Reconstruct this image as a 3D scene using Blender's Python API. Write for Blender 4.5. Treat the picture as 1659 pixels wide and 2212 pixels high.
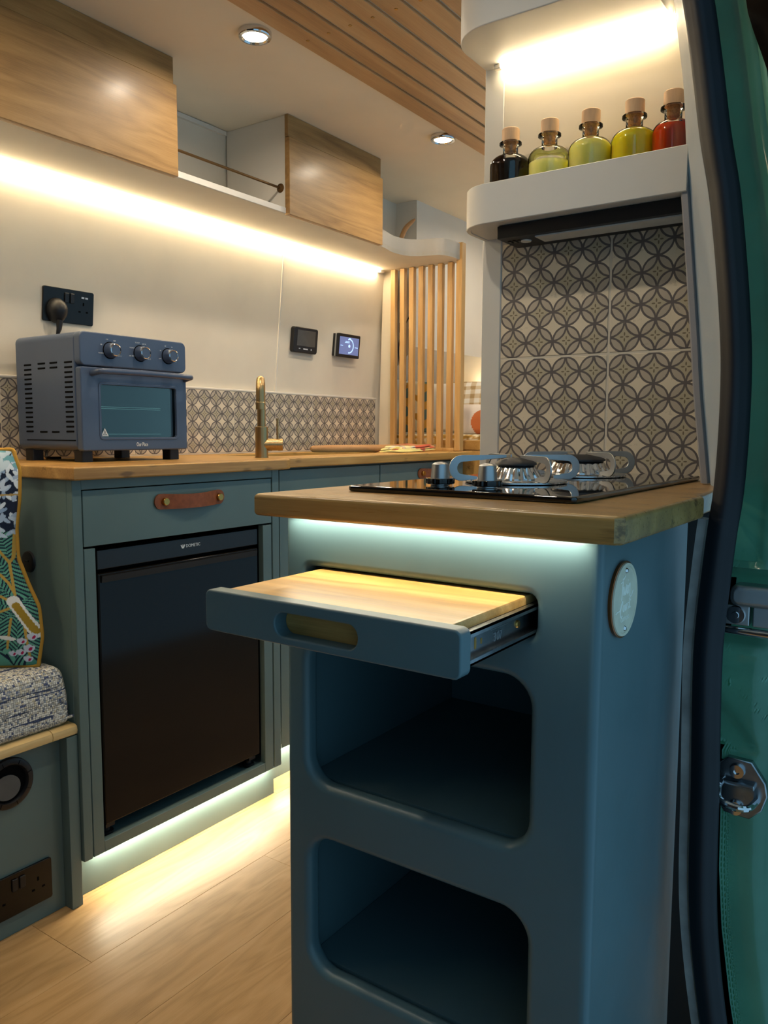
import bpy, bmesh, math, random
import numpy as np
from mathutils import Vector, Matrix
random.seed(7); rng = np.random.default_rng(7)
S = bpy.context.scene
for o in list(bpy.data.objects): bpy.data.objects.remove(o)
COL = S.collection
PI = math.pi

# ---------------------------------------------------------------- camera
cd = bpy.data.cameras.new('camera'); cam = bpy.data.objects.new('camera', cd); COL.objects.link(cam)
YAW, PIT, ROL = math.radians(-34.871), math.radians(-5.742), math.radians(0.2323)
_f = Vector((math.sin(YAW)*math.cos(PIT), math.cos(YAW)*math.cos(PIT), math.sin(PIT)))
_r = _f.cross(Vector((0, 0, 1))).normalized(); _u = _r.cross(_f)
r2 = _r*math.cos(ROL)+_u*math.sin(ROL); u2 = -_r*math.sin(ROL)+_u*math.cos(ROL)
M = Matrix((r2, u2, -_f)).transposed().to_4x4(); M.translation = Vector((0, 0, 1.0))
cam.matrix_world = M
cd.sensor_fit = 'HORIZONTAL'; cd.sensor_width = 36.0; cd.lens = 36.0*1728.25/1659.0
cd.clip_start = 0.02; cd.clip_end = 50
S.camera = cam

# ---------------------------------------------------------------- world and exposure
w = bpy.data.worlds.new('dusk'); S.world = w; w.use_nodes = True
bg = w.node_tree.nodes['Background']; bg.inputs[0].default_value = (0.36, 0.70, 0.97, 1); bg.inputs[1].default_value = 0.30
S.view_settings.view_transform = 'Standard'; S.view_settings.look = 'None'
S.view_settings.exposure = 1.25; S.view_settings.gamma = 1.0
try: S.view_settings.use_curve_mapping = False
except Exception: pass
LED = (1.0, 0.82, 0.53)
LED_W = (1.0, 0.88, 0.66)        # warm white of every strip
LED_K = 18.0

# ---------------------------------------------------------------- helpers: objects
W = {}
def tag(o, label=None, cat=None, group=None, kind=None):
    if label: o['label'] = label
    if cat: o['category'] = cat
    if group: o['group'] = group
    if kind: o['kind'] = kind
    return o
def thing(name, label, cat, loc, group=None):
    o = bpy.data.objects.new(name, None); COL.objects.link(o); o.location = loc; W[o.name] = Vector(loc)
    o.empty_display_size = 0.02
    return tag(o, label, cat, group)
def tomesh(b, name):
    if isinstance(b, bpy.types.Mesh): return b
    me = bpy.data.meshes.new(name); b.to_mesh(me); b.free(); return me
def obj(name, b, mat, parent=None, origin=None, smooth=35):
    me = tomesh(b, name); me.name = name
    n = len(me.vertices); co = np.empty(n*3); me.vertices.foreach_get('co', co); co = co.reshape(-1, 3)
    lo, hi = co.min(0), co.max(0)
    if origin is None:
        origin = ((lo[0]+hi[0])/2, (lo[1]+hi[1])/2, lo[2] if parent is None else (lo[2]+hi[2])/2)
    origin = Vector(origin)
    me.transform(Matrix.Translation(-origin))
    o = bpy.data.objects.new(name, me); COL.objects.link(o)
    W[o.name] = origin
    if parent is not None:
        o.parent = parent; o.location = origin - W[parent.name]
    else: o.location = origin
    if mat: me.materials.clear(); me.materials.append(mat)
    if smooth:
        me.shade_smooth(); me.set_sharp_from_angle(angle=math.radians(smooth))
        if n < 6000:
            wn = o.modifiers.new('weighted_normals', 'WEIGHTED_NORMAL'); wn.keep_sharp = True
    return o
def struct(name, b, mat, smooth=35, label=None):
    o = obj(name, b, mat, None, None, smooth); o['kind'] = 'structure'
    if label: o['label'] = label
    return o
def dup(o, delta, parent=None):
    c = o.copy(); COL.objects.link(c)
    if parent is not None:
        c.parent = parent
        W[c.name] = W[o.name]+Vector(delta); c.location = W[c.name]-W[parent.name]
    else:
        W[c.name] = W[o.name]+Vector(delta); c.location = W[c.name]
    return c
def dup_tree(root, delta):
    r = dup(root, delta)
    for ch in list(root.children):
        c = dup(ch, delta, r)
        for g in list(ch.children): dup(g, delta, c)
    return r
# ---------------------------------------------------------------- helpers: shapes
def box(x0, x1, y0, y1, z0, z1, bev=0.0, seg=2):
    bm = bmesh.new(); bmesh.ops.create_cube(bm, size=1.0)
    for v in bm.verts:
        v.co = Vector((x0+(v.co.x+.5)*(x1-x0), y0+(v.co.y+.5)*(y1-y0), z0+(v.co.z+.5)*(z1-z0)))
    if bev > 0: bmesh.ops.bevel(bm, geom=bm.edges[:], offset=bev, segments=seg, profile=.5, affect='EDGES')
    return bm
def join(*bms):
    out = bmesh.new()
    for b in bms:
        me = tomesh(b, 'tmp'); out.from_mesh(me); bpy.data.meshes.remove(me)
    return out
def rrect(a0, a1, b0, b1, r, n=6):
    pts = []
    if r <= 0: return [(a0, b0), (a1, b0), (a1, b1), (a0, b1)]
    for cx, cy, s in ((a1-r, b0+r, -PI/2), (a1-r, b1-r, 0), (a0+r, b1-r, PI/2), (a0+r, b0+r, PI)):
        for i in range(n+1):
            t = s+PI/2*i/n; pts.append((cx+r*math.cos(t), cy+r*math.sin(t)))
    return pts
def area2(p): return sum(p[i][0]*p[(i+1) % len(p)][1]-p[(i+1) % len(p)][0]*p[i][1] for i in range(len(p)))
def plate(outline, holes, w0, w1, bev, plane, res=3):
    """a slab with a 2D outline and holes, rounded edges; plane XZ (w=Y), YZ (w=X) or XY (w=Z)"""
    cu = bpy.data.curves.new('p', 'CURVE'); cu.dimensions = '2D'; cu.fill_mode = 'BOTH'
    t = w1-w0; cu.extrude = t/2-bev; cu.bevel_depth = bev; cu.bevel_resolution = res; cu.offset = -bev
    for k, p in enumerate([outline]+list(holes)):
        if (area2(p) > 0) != (k == 0): p = p[::-1]
        s = cu.splines.new('POLY'); s.points.add(len(p)-1); s.use_cyclic_u = True
        for i, q in enumerate(p): s.points[i].co = (q[0], q[1], 0, 1)
    o = bpy.data.objects.new('p', cu); COL.objects.link(o)
    dg = bpy.context.evaluated_depsgraph_get()
    me = bpy.data.meshes.new_from_object(o.evaluated_get(dg), depsgraph=dg)
    bpy.data.objects.remove(o); bpy.data.curves.remove(cu)
    bm = bmesh.new(); bm.from_mesh(me); bpy.data.meshes.remove(me)
    wm = (w0+w1)/2
    for v in bm.verts:
        u, q, ww = v.co
        v.co = {'XZ': (u, wm+ww, q), 'YZ': (wm+ww, u, q), 'XY': (u, q, wm+ww)}[plane]
    bmesh.ops.remove_doubles(bm, verts=bm.verts, dist=3e-5)
    bmesh.ops.recalc_face_normals(bm, faces=bm.faces)
    return bm
def lathe(prof, c, seg=32, axis='Z', closed=False):
    bm = bmesh.new(); rings = []
    for r, h in prof:
        ring = []
        if r < 1e-6: ring = [bm.verts.new(lp(0, 0, h, c, axis))]
        else: ring = [bm.verts.new(lp(r*math.cos(2*PI*i/seg), r*math.sin(2*PI*i/seg), h, c, axis)) for i in range(seg)]
        rings.append(ring)
    pairs = list(zip(rings, rings[1:]))
    if closed: pairs.append((rings[-1], rings[0]))
    for a, b in pairs:
        for i in range(seg):
            j = (i+1) % seg
            if len(a) == 1 and len(b) == 1: continue
            if len(a) == 1: bm.faces.new((a[0], b[j], b[i]))
            elif len(b) == 1: bm.faces.new((a[i], a[j], b[0]))
            else: bm.faces.new((a[i], a[j], b[j], b[i]))
    bmesh.ops.recalc_face_normals(bm, faces=bm.faces)
    return bm
def lp(x, y, h, c, axis):
    if axis == 'Z': return (c[0]+x, c[1]+y, c[2]+h)
    if axis == 'X': return (c[0]+h, c[1]+x, c[2]+y)
    return (c[0]+x, c[1]+h, c[2]+y)
def smooth_path(pts, n=8, closed=False):
    P = [Vector(p) for p in pts]; out = []
    m = len(P)
    rngk = range(m if closed else m-1)
    for i in rngk:
        if closed: a, b, c, d = P[(i-1) % m], P[i], P[(i+1) % m], P[(i+2) % m]
        else: a, b, c, d = P[max(i-1, 0)], P[i], P[i+1], P[min(i+2, m-1)]
        for k in range(n):
            t = k/n
            out.append(.5*((2*b)+(c-a)*t+(2*a-5*b+4*c-d)*t*t+(3*b-a-3*c+d)*t**3))
    if not closed: out.append(P[-1])
    return out
def sweep(path, prof, closed_path=False, up=(0, 0, 1), cap=True, scale=None):
    """profile points (a, b): a along the side vector, b along the up-ish vector"""
    bm = bmesh.new(); P = [Vector(p) for p in path]; n = len(P); rings = []
    up = Vector(up)
    for i in range(n):
        if closed_path: t = (P[(i+1) % n]-P[i-1]).normalized()
        else: t = (P[min(i+1, n-1)]-P[max(i-1, 0)]).normalized()
        s = t.cross(up)
        if s.length < 1e-4: s = t.cross(Vector((1, 0, 0)))
        s.normalize(); q = s.cross(t)
        k = scale[i] if scale else 1.0
        rings.append([bm.verts.new(P[i]+s*a*k+q*b*k) for a, b in prof])
    m = len(prof)
    for i in range(n if closed_path else n-1):
        A, B = rings[i], rings[(i+1) % n]
        for j in range(m):
            l = (j+1) % m; bm.faces.new((A[j], A[l], B[l], B[j]))
    if cap and not closed_path:
        bm.faces.new(rings[0][::-1]); bm.faces.new(rings[-1])
    bmesh.ops.recalc_face_normals(bm, faces=bm.faces)
    return bm
def circ(r, n=12): return [(r*math.cos(2*PI*i/n), r*math.sin(2*PI*i/n)) for i in range(n)]
def tube(path, r, n=12, closed=False, up=(0, 0, 1), scale=None): return sweep(path, circ(r, n), closed, up, scale=scale)
def poly(verts, faces):
    bm = bmesh.new(); vs = [bm.verts.new(v) for v in verts]
    for f in faces: bm.faces.new([vs[i] for i in f])
    bmesh.ops.recalc_face_normals(bm, faces=bm.faces)
    return bm
def prism_y(pts, y0, y1):
    n = len(pts); v = [(x, y0, z) for x, z in pts]+[(x, y1, z) for x, z in pts]
    f = [tuple(range(n)), tuple(range(2*n-1, n-1, -1))]+[(i, (i+1) % n, n+(i+1) % n, n+i) for i in range(n)]
    return poly(v, f)
def prism_z(pts, z0, z1):
    n = len(pts); v = [(x, y, z0) for x, y in pts]+[(x, y, z1) for x, y in pts]
    f = [tuple(range(n)), tuple(range(2*n-1, n-1, -1))]+[(i, (i+1) % n, n+(i+1) % n, n+i) for i in range(n)]
    return poly(v, f)
def xform(bm, mat):
    bmesh.ops.transform(bm, matrix=mat, verts=bm.verts); return bm
def text_bm(s, size, place, depth=0.0004, shear=0.0, sx=1.0, align='CENTER'):
    """flat lettering; place(u, v, w) -> world"""
    cu = bpy.data.curves.new('t', 'FONT'); cu.body = s; cu.size = size; cu.extrude = depth; cu.shear = shear
    cu.align_x = align; cu.align_y = 'CENTER'; cu.resolution_u = 3
    o = bpy.data.objects.new('t', cu); COL.objects.link(o)
    dg = bpy.context.evaluated_depsgraph_get()
    me = bpy.data.meshes.new_from_object(o.evaluated_get(dg), depsgraph=dg)
    bpy.data.objects.remove(o); bpy.data.curves.remove(cu)
    bm = bmesh.new(); bm.from_mesh(me); bpy.data.meshes.remove(me)
    for v in bm.verts: v.co = place(v.co.x*sx, v.co.y, v.co.z)
    bmesh.ops.recalc_face_normals(bm, faces=bm.faces)
    return bm
# ---------------------------------------------------------------- helpers: materials
def lin(h):
    h = h.lstrip('#'); c = [int(h[i:i+2], 16)/255 for i in (0, 2, 4)]
    return tuple(x/12.92 if x <= .04045 else ((x+.055)/1.055)**2.4 for x in c)+(1,)
class NT:
    def __init__(s, name):
        s.m = bpy.data.materials.new(name); s.m.use_nodes = True; s.t = s.m.node_tree; s.n = s.t.nodes
        s.b = s.n['Principled BSDF']; s.out = s.n['Material Output']
    def add(s, typ, **kw):
        nd = s.n.new(typ)
        for k, v in kw.items(): setattr(nd, k, v)
        return nd
    def put(s, nd, key, v):
        if v is None: return
        if isinstance(v, bpy.types.NodeSocket): s.t.links.new(v, nd.inputs[key])
        else: nd.inputs[key].default_value = v
    def math(s, op, a, b=None, c=None, clamp=False):
        nd = s.add('ShaderNodeMath', operation=op); nd.use_clamp = clamp
        for i, v in enumerate((a, b, c)): s.put(nd, i, v)
        return nd.outputs[0]
    def vmath(s, op, a, b=None):
        nd = s.add('ShaderNodeVectorMath', operation=op)
        s.put(nd, 0, a); s.put(nd, 1, b)
        return nd.outputs['Value'] if op in ('LENGTH', 'DOT_PRODUCT', 'DISTANCE') else nd.outputs[0]
    def mix(s, f, a, b):
        nd = s.add('ShaderNodeMix', data_type='RGBA')
        s.put(nd, 0, f); s.put(nd, 6, a); s.put(nd, 7, b); return nd.outputs[2]
    def noise(s, vec, scale=1.0, detail=3.0, rough=.5, dist=0.0):
        nd = s.add('ShaderNodeTexNoise'); s.put(nd, 'Vector', vec); s.put(nd, 'Scale', scale)
        s.put(nd, 'Detail', detail); s.put(nd, 'Roughness', rough); s.put(nd, 'Distortion', dist); return nd.outputs['Fac']
    def ramp(s, fac, stops):
        nd = s.add('ShaderNodeValToRGB'); s.put(nd, 0, fac); e = nd.color_ramp.elements
        while len(e) < len(stops): e.new(.5)
        for i, (p, c) in enumerate(stops): e[i].position = p; e[i].color = c
        return nd.outputs[0]
    def coord(s): return s.add('ShaderNodeTexCoord').outputs['Object']
    def rcoord(s):
        oi = s.add('ShaderNodeObjectInfo')
        off = s.vmath('MULTIPLY', oi.outputs['Random'], (7.3, 11.1, 5.7))
        return s.vmath('ADD', s.coord(), off)
    def bump(s, h, strength=.2, dist=.001):
        nd = s.add('ShaderNodeBump'); s.put(nd, 'Height', h); s.put(nd, 'Strength', strength); s.put(nd, 'Distance', dist)
        s.t.links.new(nd.outputs[0], s.b.inputs['Normal'])
def paint(name, hexc, rough=.5, var=.06, bump=.08, spec=.4, coat=0.0):
    t = NT(name); c = lin(hexc); v = t.coord()
    n = t.noise(v, 6.0, 4)
    d = tuple(x*(1-var) for x in c[:3])+(1,); l = tuple(min(1, x*(1+var)) for x in c[:3])+(1,)
    t.put(t.b, 'Base Color', t.ramp(n, [(.35, d), (.65, l)]))
    fine = t.noise(t.vmath('MULTIPLY', v, (140, 140, 25)), 1.0, 3)
    t.put(t.b, 'Roughness', t.math('MULTIPLY_ADD', t.noise(v, 22.0, 3), .12, rough-.06))
    t.b.inputs['Specular IOR Level'].default_value = spec
    if coat: t.b.inputs['Coat Weight'].default_value = coat; t.b.inputs['Coat Roughness'].default_value = .08
    t.bump(fine, bump, .0006)
    return t.m
def plain(name, hexc, rough=.5, metal=0.0, spec=.5, var=.04, scale=40.0, coat=0.0):
    t = NT(name); c = lin(hexc); n = t.noise(t.coord(), scale, 3)
    d = tuple(x*(1-var) for x in c[:3])+(1,); l = tuple(min(1, x*(1+var)) for x in c[:3])+(1,)
    t.put(t.b, 'Base Color', t.ramp(n, [(.35, d), (.65, l)]))
    t.b.inputs['Roughness'].default_value = rough; t.b.inputs['Metallic'].default_value = metal
    t.b.inputs['Specular IOR Level'].default_value = spec
    if coat: t.b.inputs['Coat Weight'].default_value = coat; t.b.inputs['Coat Roughness'].default_value = .03
    return t.m
def brushed(name, hexc, rough=.3, axis=2):
    t = NT(name); sc = [220.0]*3; sc[axis] = 6.0
    n = t.noise(t.vmath('MULTIPLY', t.coord(), tuple(sc)), 1.0, 2)
    c = lin(hexc); d = tuple(x*.82 for x in c[:3])+(1,)
    t.put(t.b, 'Base Color', t.ramp(n, [(.3, d), (.7, c)]))
    t.b.inputs['Metallic'].default_value = 1.0
    t.put(t.b, 'Roughness', t.math('MULTIPLY_ADD', n, .2, rough-.1))
    t.bump(n, .08, .0003)
    return t.m
def wood(name, dark, mid, light, axis='Y', scale=1.0, rough=.45, rings=7.0, ringamt=.5, spec=.4, knots=.0, coat=0.0, stretch=9.0):
    t = NT(name); v = t.rcoord(); ax = 'XYZ'.index(axis)
    k = [scale*stretch]*3; k[ax] = scale
    p = t.vmath('MULTIPLY', v, tuple(k))
    base = t.noise(p, .55, 2, .5, .35)
    ring = t.math('FRACT', t.math('MULTIPLY', base, rings))
    ring = t.math('ABSOLUTE', t.math('SUBTRACT', t.math('MULTIPLY', ring, 2.0), 1.0))
    k2 = [scale*220]*3; k2[ax] = scale*7
    fib = t.noise(t.vmath('MULTIPLY', v, tuple(k2)), 1.0, 3, .6)
    broad = t.noise(p, .8, 4, .6)
    f = t.math('ADD', t.math('MULTIPLY', ring, ringamt*.5), t.math('MULTIPLY', fib, .45))
    f = t.math('ADD', f, t.math('MULTIPLY', broad, .9-ringamt*.5))
    f = t.math('SUBTRACT', f, .28)
    c = t.ramp(f, [(.12, lin(dark)), (.42, lin(mid)), (.75, lin(light))])
    if knots:
        vo = t.add('ShaderNodeTexVoronoi'); kk = [9.0*scale]*3; kk[ax] = 5.0*scale
        t.put(vo, 'Vector', t.vmath('MULTIPLY', v, tuple(kk))); t.put(vo, 'Scale', knots)
        kn = t.math('MULTIPLY', t.math('SUBTRACT', .25, t.math('ADD', vo.outputs['Distance'], t.math('MULTIPLY', t.math('SUBTRACT', fib, .4), .45))), 9.0, clamp=True)
        dk = tuple(x*.35 for x in lin(dark)[:3])+(1,)
        c = t.mix(t.math('MULTIPLY', kn, .7), c, dk)
    t.put(t.b, 'Base Color', c)
    t.put(t.b, 'Roughness', t.math('MULTIPLY_ADD', fib, .18, rough-.09))
    t.b.inputs['Specular IOR Level'].default_value = spec
    if coat: t.b.inputs['Coat Weight'].default_value = coat; t.b.inputs['Coat Roughness'].default_value = .22
    t.bump(fib, .22, .0006)
    return t.m
def tile_mat(name, pitch):
    """interlaced circles: dark rings, taupe petals, pale and olive diamonds, a small brown cross"""
    t = NT(name); v = t.coord()
    sx = t.add('ShaderNodeSeparateXYZ'); t.put(sx, 0, t.vmath('MULTIPLY', v, (1/pitch,)*3))
    us = t.math('ADD', sx.outputs[0], sx.outputs[1]); vs = sx.outputs[2]
    def cell(o):
        a = t.math('SUBTRACT', t.math('FRACT', t.math('ADD', us, 50+o)), .5)
        b = t.math('SUBTRACT', t.math('FRACT', t.math('ADD', vs, 50+o)), .5)
        return a, b, t.math('SQRT', t.math('ADD', t.math('MULTIPLY', a, a), t.math('MULTIPLY', b, b)))
    a1, b1, l1 = cell(0.0); a2, b2, l2 = cell(.5)
    grunge = t.noise(v, 55.0, 5, .65); blotch = t.noise(v, 14.0, 3)
    wn = t.math('MULTIPLY_ADD', t.noise(v, 160.0, 2), .028, .019)
    d = t.math('MINIMUM', t.math('ABSOLUTE', t.math('SUBTRACT', l1, .485)), t.math('ABSOLUTE', t.math('SUBTRACT', l2, .485)))
    line = t.math('LESS_THAN', d, wn)
    in1 = t.math('LESS_THAN', l1, .5); in2 = t.math('LESS_THAN', l2, .5)
    pale = t.mix(blotch, lin('#cfc2ab'), lin('#e6dac4'))
    petal = t.mix(blotch, lin('#a79b8c'), lin('#c0b5a5'))
    olive = t.mix(blotch, lin('#a99f88'), lin('#bdb39c'))
    c = t.mix(in2, olive, t.mix(in1, pale, petal))
    c = t.mix(t.math('MULTIPLY', t.math('SUBTRACT', 1.0, in2), 1.0), c, olive)
    c = t.mix(t.math('MULTIPLY', in2, t.math('SUBTRACT', 1.0, in1)), c, pale)
    # cross of four drops in the olive diamonds
    aa, bb = t.math('ABSOLUTE', a1), t.math('ABSOLUTE', b1)
    def drop(p, q):
        e = t.math('DIVIDE', t.math('SUBTRACT', p, .095), .06); g = t.math('DIVIDE', q, .024)
        return t.math('LESS_THAN', t.math('ADD', t.math('MULTIPLY', e, e), t.math('MULTIPLY', g, g)), 1.0)
    cross = t.math('MAXIMUM', drop(aa, bb), drop(bb, aa))
    c = t.mix(t.math('MULTIPLY', cross, .8), c, lin('#584a38'))
    c = t.mix(t.math('MULTIPLY', line, .93), c, t.mix(grunge, lin('#48444a'), lin('#67605f')))
    c = t.mix(t.math('MULTIPLY', t.math('GREATER_THAN', grunge, .62), .22), c, lin('#8f8375'))
    t.put(t.b, 'Base Color', c)
    t.b.inputs['Roughness'].default_value = .42
    t.b.inputs['Specular IOR Level'].default_value = .35
    t.bump(grunge, .08, .0005)
    return t.m
def emit(name, rgb, k):
    t = NT(name); t.b.inputs['Base Color'].default_value = (*rgb, 1)
    t.b.inputs['Emission Color'].default_value = (*rgb, 1); t.b.inputs['Emission Strength'].default_value = k
    return t.m
def arch_glass(name, tint='#ffffff', rough=.0, fac=.0):
    t = NT(name); tr = t.add('ShaderNodeBsdfTransparent'); tr.inputs[0].default_value = lin(tint)
    gl = t.add('ShaderNodeBsdfGlossy'); gl.inputs['Roughness'].default_value = rough
    fr = t.add('ShaderNodeFresnel'); fr.inputs[0].default_value = 1.5
    mx = t.add('ShaderNodeMixShader'); t.put(mx, 0, t.math('ADD', fr.outputs[0], fac, clamp=True))
    t.t.links.new(tr.outputs[0], mx.inputs[1]); t.t.links.new(gl.outputs[0], mx.inputs[2])
    t.t.links.new(mx.outputs[0], t.out.inputs[0]); return t.m
def liquid(name, hexc, trans=.5, deep=None):
    t = NT(name); c = lin(hexc); b = t.b
    b.inputs['Base Color'].default_value = c; b.inputs['Roughness'].default_value = .1
    b.inputs['Subsurface Weight'].default_value = 1.0 if trans > .2 else 0.0; b.inputs['Subsurface Scale'].default_value = 1.0
    b.inputs['Subsurface Radius'].default_value = tuple(.008+.05*x for x in c[:3])
    return t.m
def vcol(name, rough=.85, attr='print', bumpscale=600.0, sheen=.15):
    t = NT(name); a = t.add('ShaderNodeAttribute'); a.attribute_name = attr
    t.put(t.b, 'Base Color', a.outputs['Color']); t.b.inputs['Roughness'].default_value = rough
    t.b.inputs['Specular IOR Level'].default_value = .2; t.b.inputs['Sheen Weight'].default_value = sheen
    t.bump(t.noise(t.coord(), bumpscale, 2), .15, .0006); return t.m
def weave(name, cols, cell=.0042):
    t = NT(name); v = t.coord()
    vo = t.add('ShaderNodeTexVoronoi'); vo.inputs['Randomness'].default_value = .35
    t.put(vo, 'Vector', v); t.put(vo, 'Scale', 1/cell)
    sep = t.add('ShaderNodeSeparateColor'); t.t.links.new(vo.outputs['Color'], sep.inputs[0])
    nd = t.add('ShaderNodeValToRGB'); nd.color_ramp.interpolation = 'CONSTANT'
    e = nd.color_ramp.elements
    while len(e) < len(cols): e.new(.5)
    for i, (p, c) in enumerate(cols): e[i].position = p; e[i].color = lin(c)
    t.put(nd, 0, sep.outputs[0])
    streak = t.noise(t.vmath('MULTIPLY', v, (30, 5, 120)), 1.0, 2)
    c = t.mix(t.math('GREATER_THAN', streak, .62), nd.outputs[0], lin('#4c5672'))
    dark = t.math('GREATER_THAN', vo.outputs['Distance'], .56)
    c = t.mix(t.math('MULTIPLY', dark, .6), c, lin('#2f3138'))
    t.put(t.b, 'Base Color', c); t.b.inputs['Roughness'].default_value = .95; t.b.inputs['Specular IOR Level'].default_value = .1
    t.bump(t.math('SUBTRACT', 1.0, vo.outputs['Distance']), .9, .002); return t.m

TEAL = '#5e7270'
m_teal = paint('teal_cabinet_paint', TEAL, .42, .05, .10)
m_island = paint('island_paint', '#4a646b', .40, .05, .10, .45)
m_white = paint('white_painted_board', '#d8d2c8', .55, .02, .05)
m_wall = paint('cream_wall_lining', '#d6cdbd', .7, .03, .10, .25)
m_ceil = paint('ceiling_lining', '#e4d8c4', .75, .02, .04, .2)
m_greywhite = paint('grey_white_paint', '#cbc9c4', .5, .02, .05)
m_oak = wood('oak_veneer', '#7c5a32', '#9f7946', '#b38d58', 'Y', 2.6, .52, 8, .42, .5, coat=.12)
m_oakX = wood('oak_edge', '#775a38', '#98774d', '#ab8a5e', 'Z', 1.6, .45, 6, .4)
m_top = wood('oak_worktop', '#9a6e34', '#bd9150', '#d2aa68', 'Y', 1.2, .36, 6, .45, .45, knots=1.8)
m_topi = wood('oak_island_worktop', '#6f5332', '#94723f', '#ac8a55', 'X', 1.2, .30, 6, .45, .5, knots=1.8)
m_slat = wood('oak_slat', '#a57c46', '#c39a60', '#d6b27c', 'Z', 1.6, .5, 5, .45)
m_cslat = wood('ceiling_oak_slat', '#9c764c', '#bb9264', '#ccaa7e', 'Y', 1.2, .5, 6, .35)
m_floor = wood('oak_floor', '#967449', '#ad895b', '#b9976c', 'Y', 3.2, .38, 9, .45, .4, stretch=7.0)
m_board = wood('oak_board', '#94703c', '#bd9455', '#d3ae74', 'X', 2.2, .35, 7, .6, .4)
m_pine = wood('pine_trim', '#c9a468', '#dcbb80', '#e8cc98', 'Y', 1.2, .5, 4, .3)
m_pin = wood('beech_pin', '#9c7144', '#b98a5a', '#c99c6c', 'Y', 2.0, .5, 4, .3)
m_led = emit('led_diffuser', LED, LED_K)
m_led2 = emit('plinth_led_diffuser', LED_W, 55.0)
m_lamp = emit('downlight_lens', (1.0, .86, .66), 190.0)
m_tile = tile_mat('patterned_tile', .049)
m_cab_block = plain('charcoal_light_block', '#33343a', .9)  # dark tone for the added cab walls, cuts the fill on the island
m_grout = plain('grout', '#d2c8b8', .9)
m_black = plain('black_plastic', '#17171a', .42, spec=.4)
m_blackgl = plain('black_gloss', '#0b0908', .10, spec=.5, var=.1)
m_fridge = plain('fridge_door_gloss', '#17120e', .10, spec=.22, var=.08, scale=2.0)
m_fridgetop = plain('fridge_top_satin', '#1d1b1a', .35, spec=.4)
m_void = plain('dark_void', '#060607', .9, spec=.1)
m_oven = paint('oven_blue_enamel', '#47546b', .33, .03, .04, .5)
m_steel = brushed('brushed_steel', '#c9ccd0', .28, 0)
m_chrome = plain('chrome', '#d8dade', .10, 1.0)
m_zinc = plain('zinc_slide', '#9aa0a6', .25, 1.0, var=.15, scale=60)
m_satin = plain('satin_aluminium', '#b4b7ba', .38, 1.0)
m_brass = brushed('brushed_brass', '#b89c6e', .36, 2)
m_brass2 = plain('antique_brass', '#775a3a', .45, 1.0)
m_stud = plain('brass_stud', '#b98f4d', .35, 1.0)
m_leather = plain('tan_leather', '#8a4c2c', .55, var=.15, scale=90, spec=.35)
m_leatheredge = plain('tan_leather_edge', '#b9794c', .7)
m_hobglass = plain('hob_glass', '#07080a', .04, spec=.6, coat=.6)
m_burner = plain('burner_enamel', '#232326', .5, spec=.4)
m_rubber = plain('black_rubber_seal', '#14171f', .5, spec=.35, var=.2, scale=12)
m_strip = plain('galvanised_strip', '#9a9693', .7, .1, var=.25, scale=25)
m_green = plain('green_van_paint', '#68a38c', .22, spec=.5, var=.1, scale=8, coat=.5)
m_trimgrey = plain('grey_edge_trim', '#8f8f95', .5)
m_piping = plain('mustard_piping', '#b98a2e', .8)
m_white2 = plain('white_print', '#e8e8e6', .6)
m_printgrey = plain('pale_print', '#c8ccd2', .6)
m_cork = plain('cork', '#a9794a', .9, var=.3, scale=300)
m_stopper = wood('beech_stopper', '#c49a72', '#d6b08a', '#e2c09c', 'Z', 6.0, .6, 3, .2)
m_glass = arch_glass('clear_glass', '#fbfdfb', .0)
m_ovenglass = arch_glass('oven_glass', '#e2e8de', .02, .02)
m_plaque = plain('pale_metal_plaque', '#c9c3ad', .5, .0, var=.06, scale=50, spec=.4)
m_copper = plain('copper_rim', '#a8643c', .3, 1.0)
m_script = plain('plaque_lettering', '#e6e6da', .55)
m_silver = plain('silver_foil', '#a8adb0', .45, .9, var=.3, scale=90)

# ================================================================ STRUCTURE
Y0, Y1 = -0.9, 4.3
ZT = 0.927                                     # worktop height
fl = struct('floor', box(-2.05, 0.12, Y0, Y1, -0.05, -.0042), m_floor)
pk = None
for i in range(11):
    for j in range(5):
        x, y = -2.05+i*.1972, Y0-.9+j*1.22+(i*.47) % 1.2
        if y > Y1-.05 or y+1.22 < Y0: continue
        if pk is None:
            pk = obj('floor_plank', box(x, x+.1968, y, y+1.2195, -.0042, 0.0, .0004, 1), m_floor, fl); px0, py0 = x, y
        else: dup(pk, (x-px0, y-py0, 0), fl)
# left wall: leans inwards towards the ceiling
wl = struct('wall_left', prism_y([(-1.90, 0), (-1.90, 1.13), (-1.85, 1.63), (-1.84, 1.95), (-2.0, 1.95), (-2.0, 0)], Y0, Y1), m_wall, 20)
seam = [(-1.8985, 2.066, 1.13), (-1.85, 2.066, 1.63)]
obj('panel_joint', sweep(seam, [(-.004, -.0015), (.004, -.0015), (.003, .0025), (-.003, .0025)], up=(1, 0, 0)), m_white, wl)
struct('trim_1', box(-1.905, -1.886, Y0, 2.65, 1.1275, 1.1345, .002), m_white)
ceil = struct('ceiling', box(-2.0, 0.0, Y0, Y1, 1.90, 1.96), m_ceil)
# ceiling slats
cs = None
for i in range(8):
    x = -1.282+i*.0612
    if cs is None:
        cs = obj('ceiling_slat', box(x, x+.0525, Y0, Y1, 1.893, 1.90, .0012, 1), m_cslat, ceil)
        s_ = cs
    else: s_ = dup(cs, (i*.0612, 0, 0), ceil)
    if i == 0:
        scr = obj('screw', lathe([(0, 0), (.0038, 0), (.0042, .0012), (.0042, .002)], (x+.027, 1.487, 1.8918), 10), m_stud, s_); s0 = s_
    elif i < 8: dup(scr, (i*.0612, 0, 0), s_)
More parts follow.
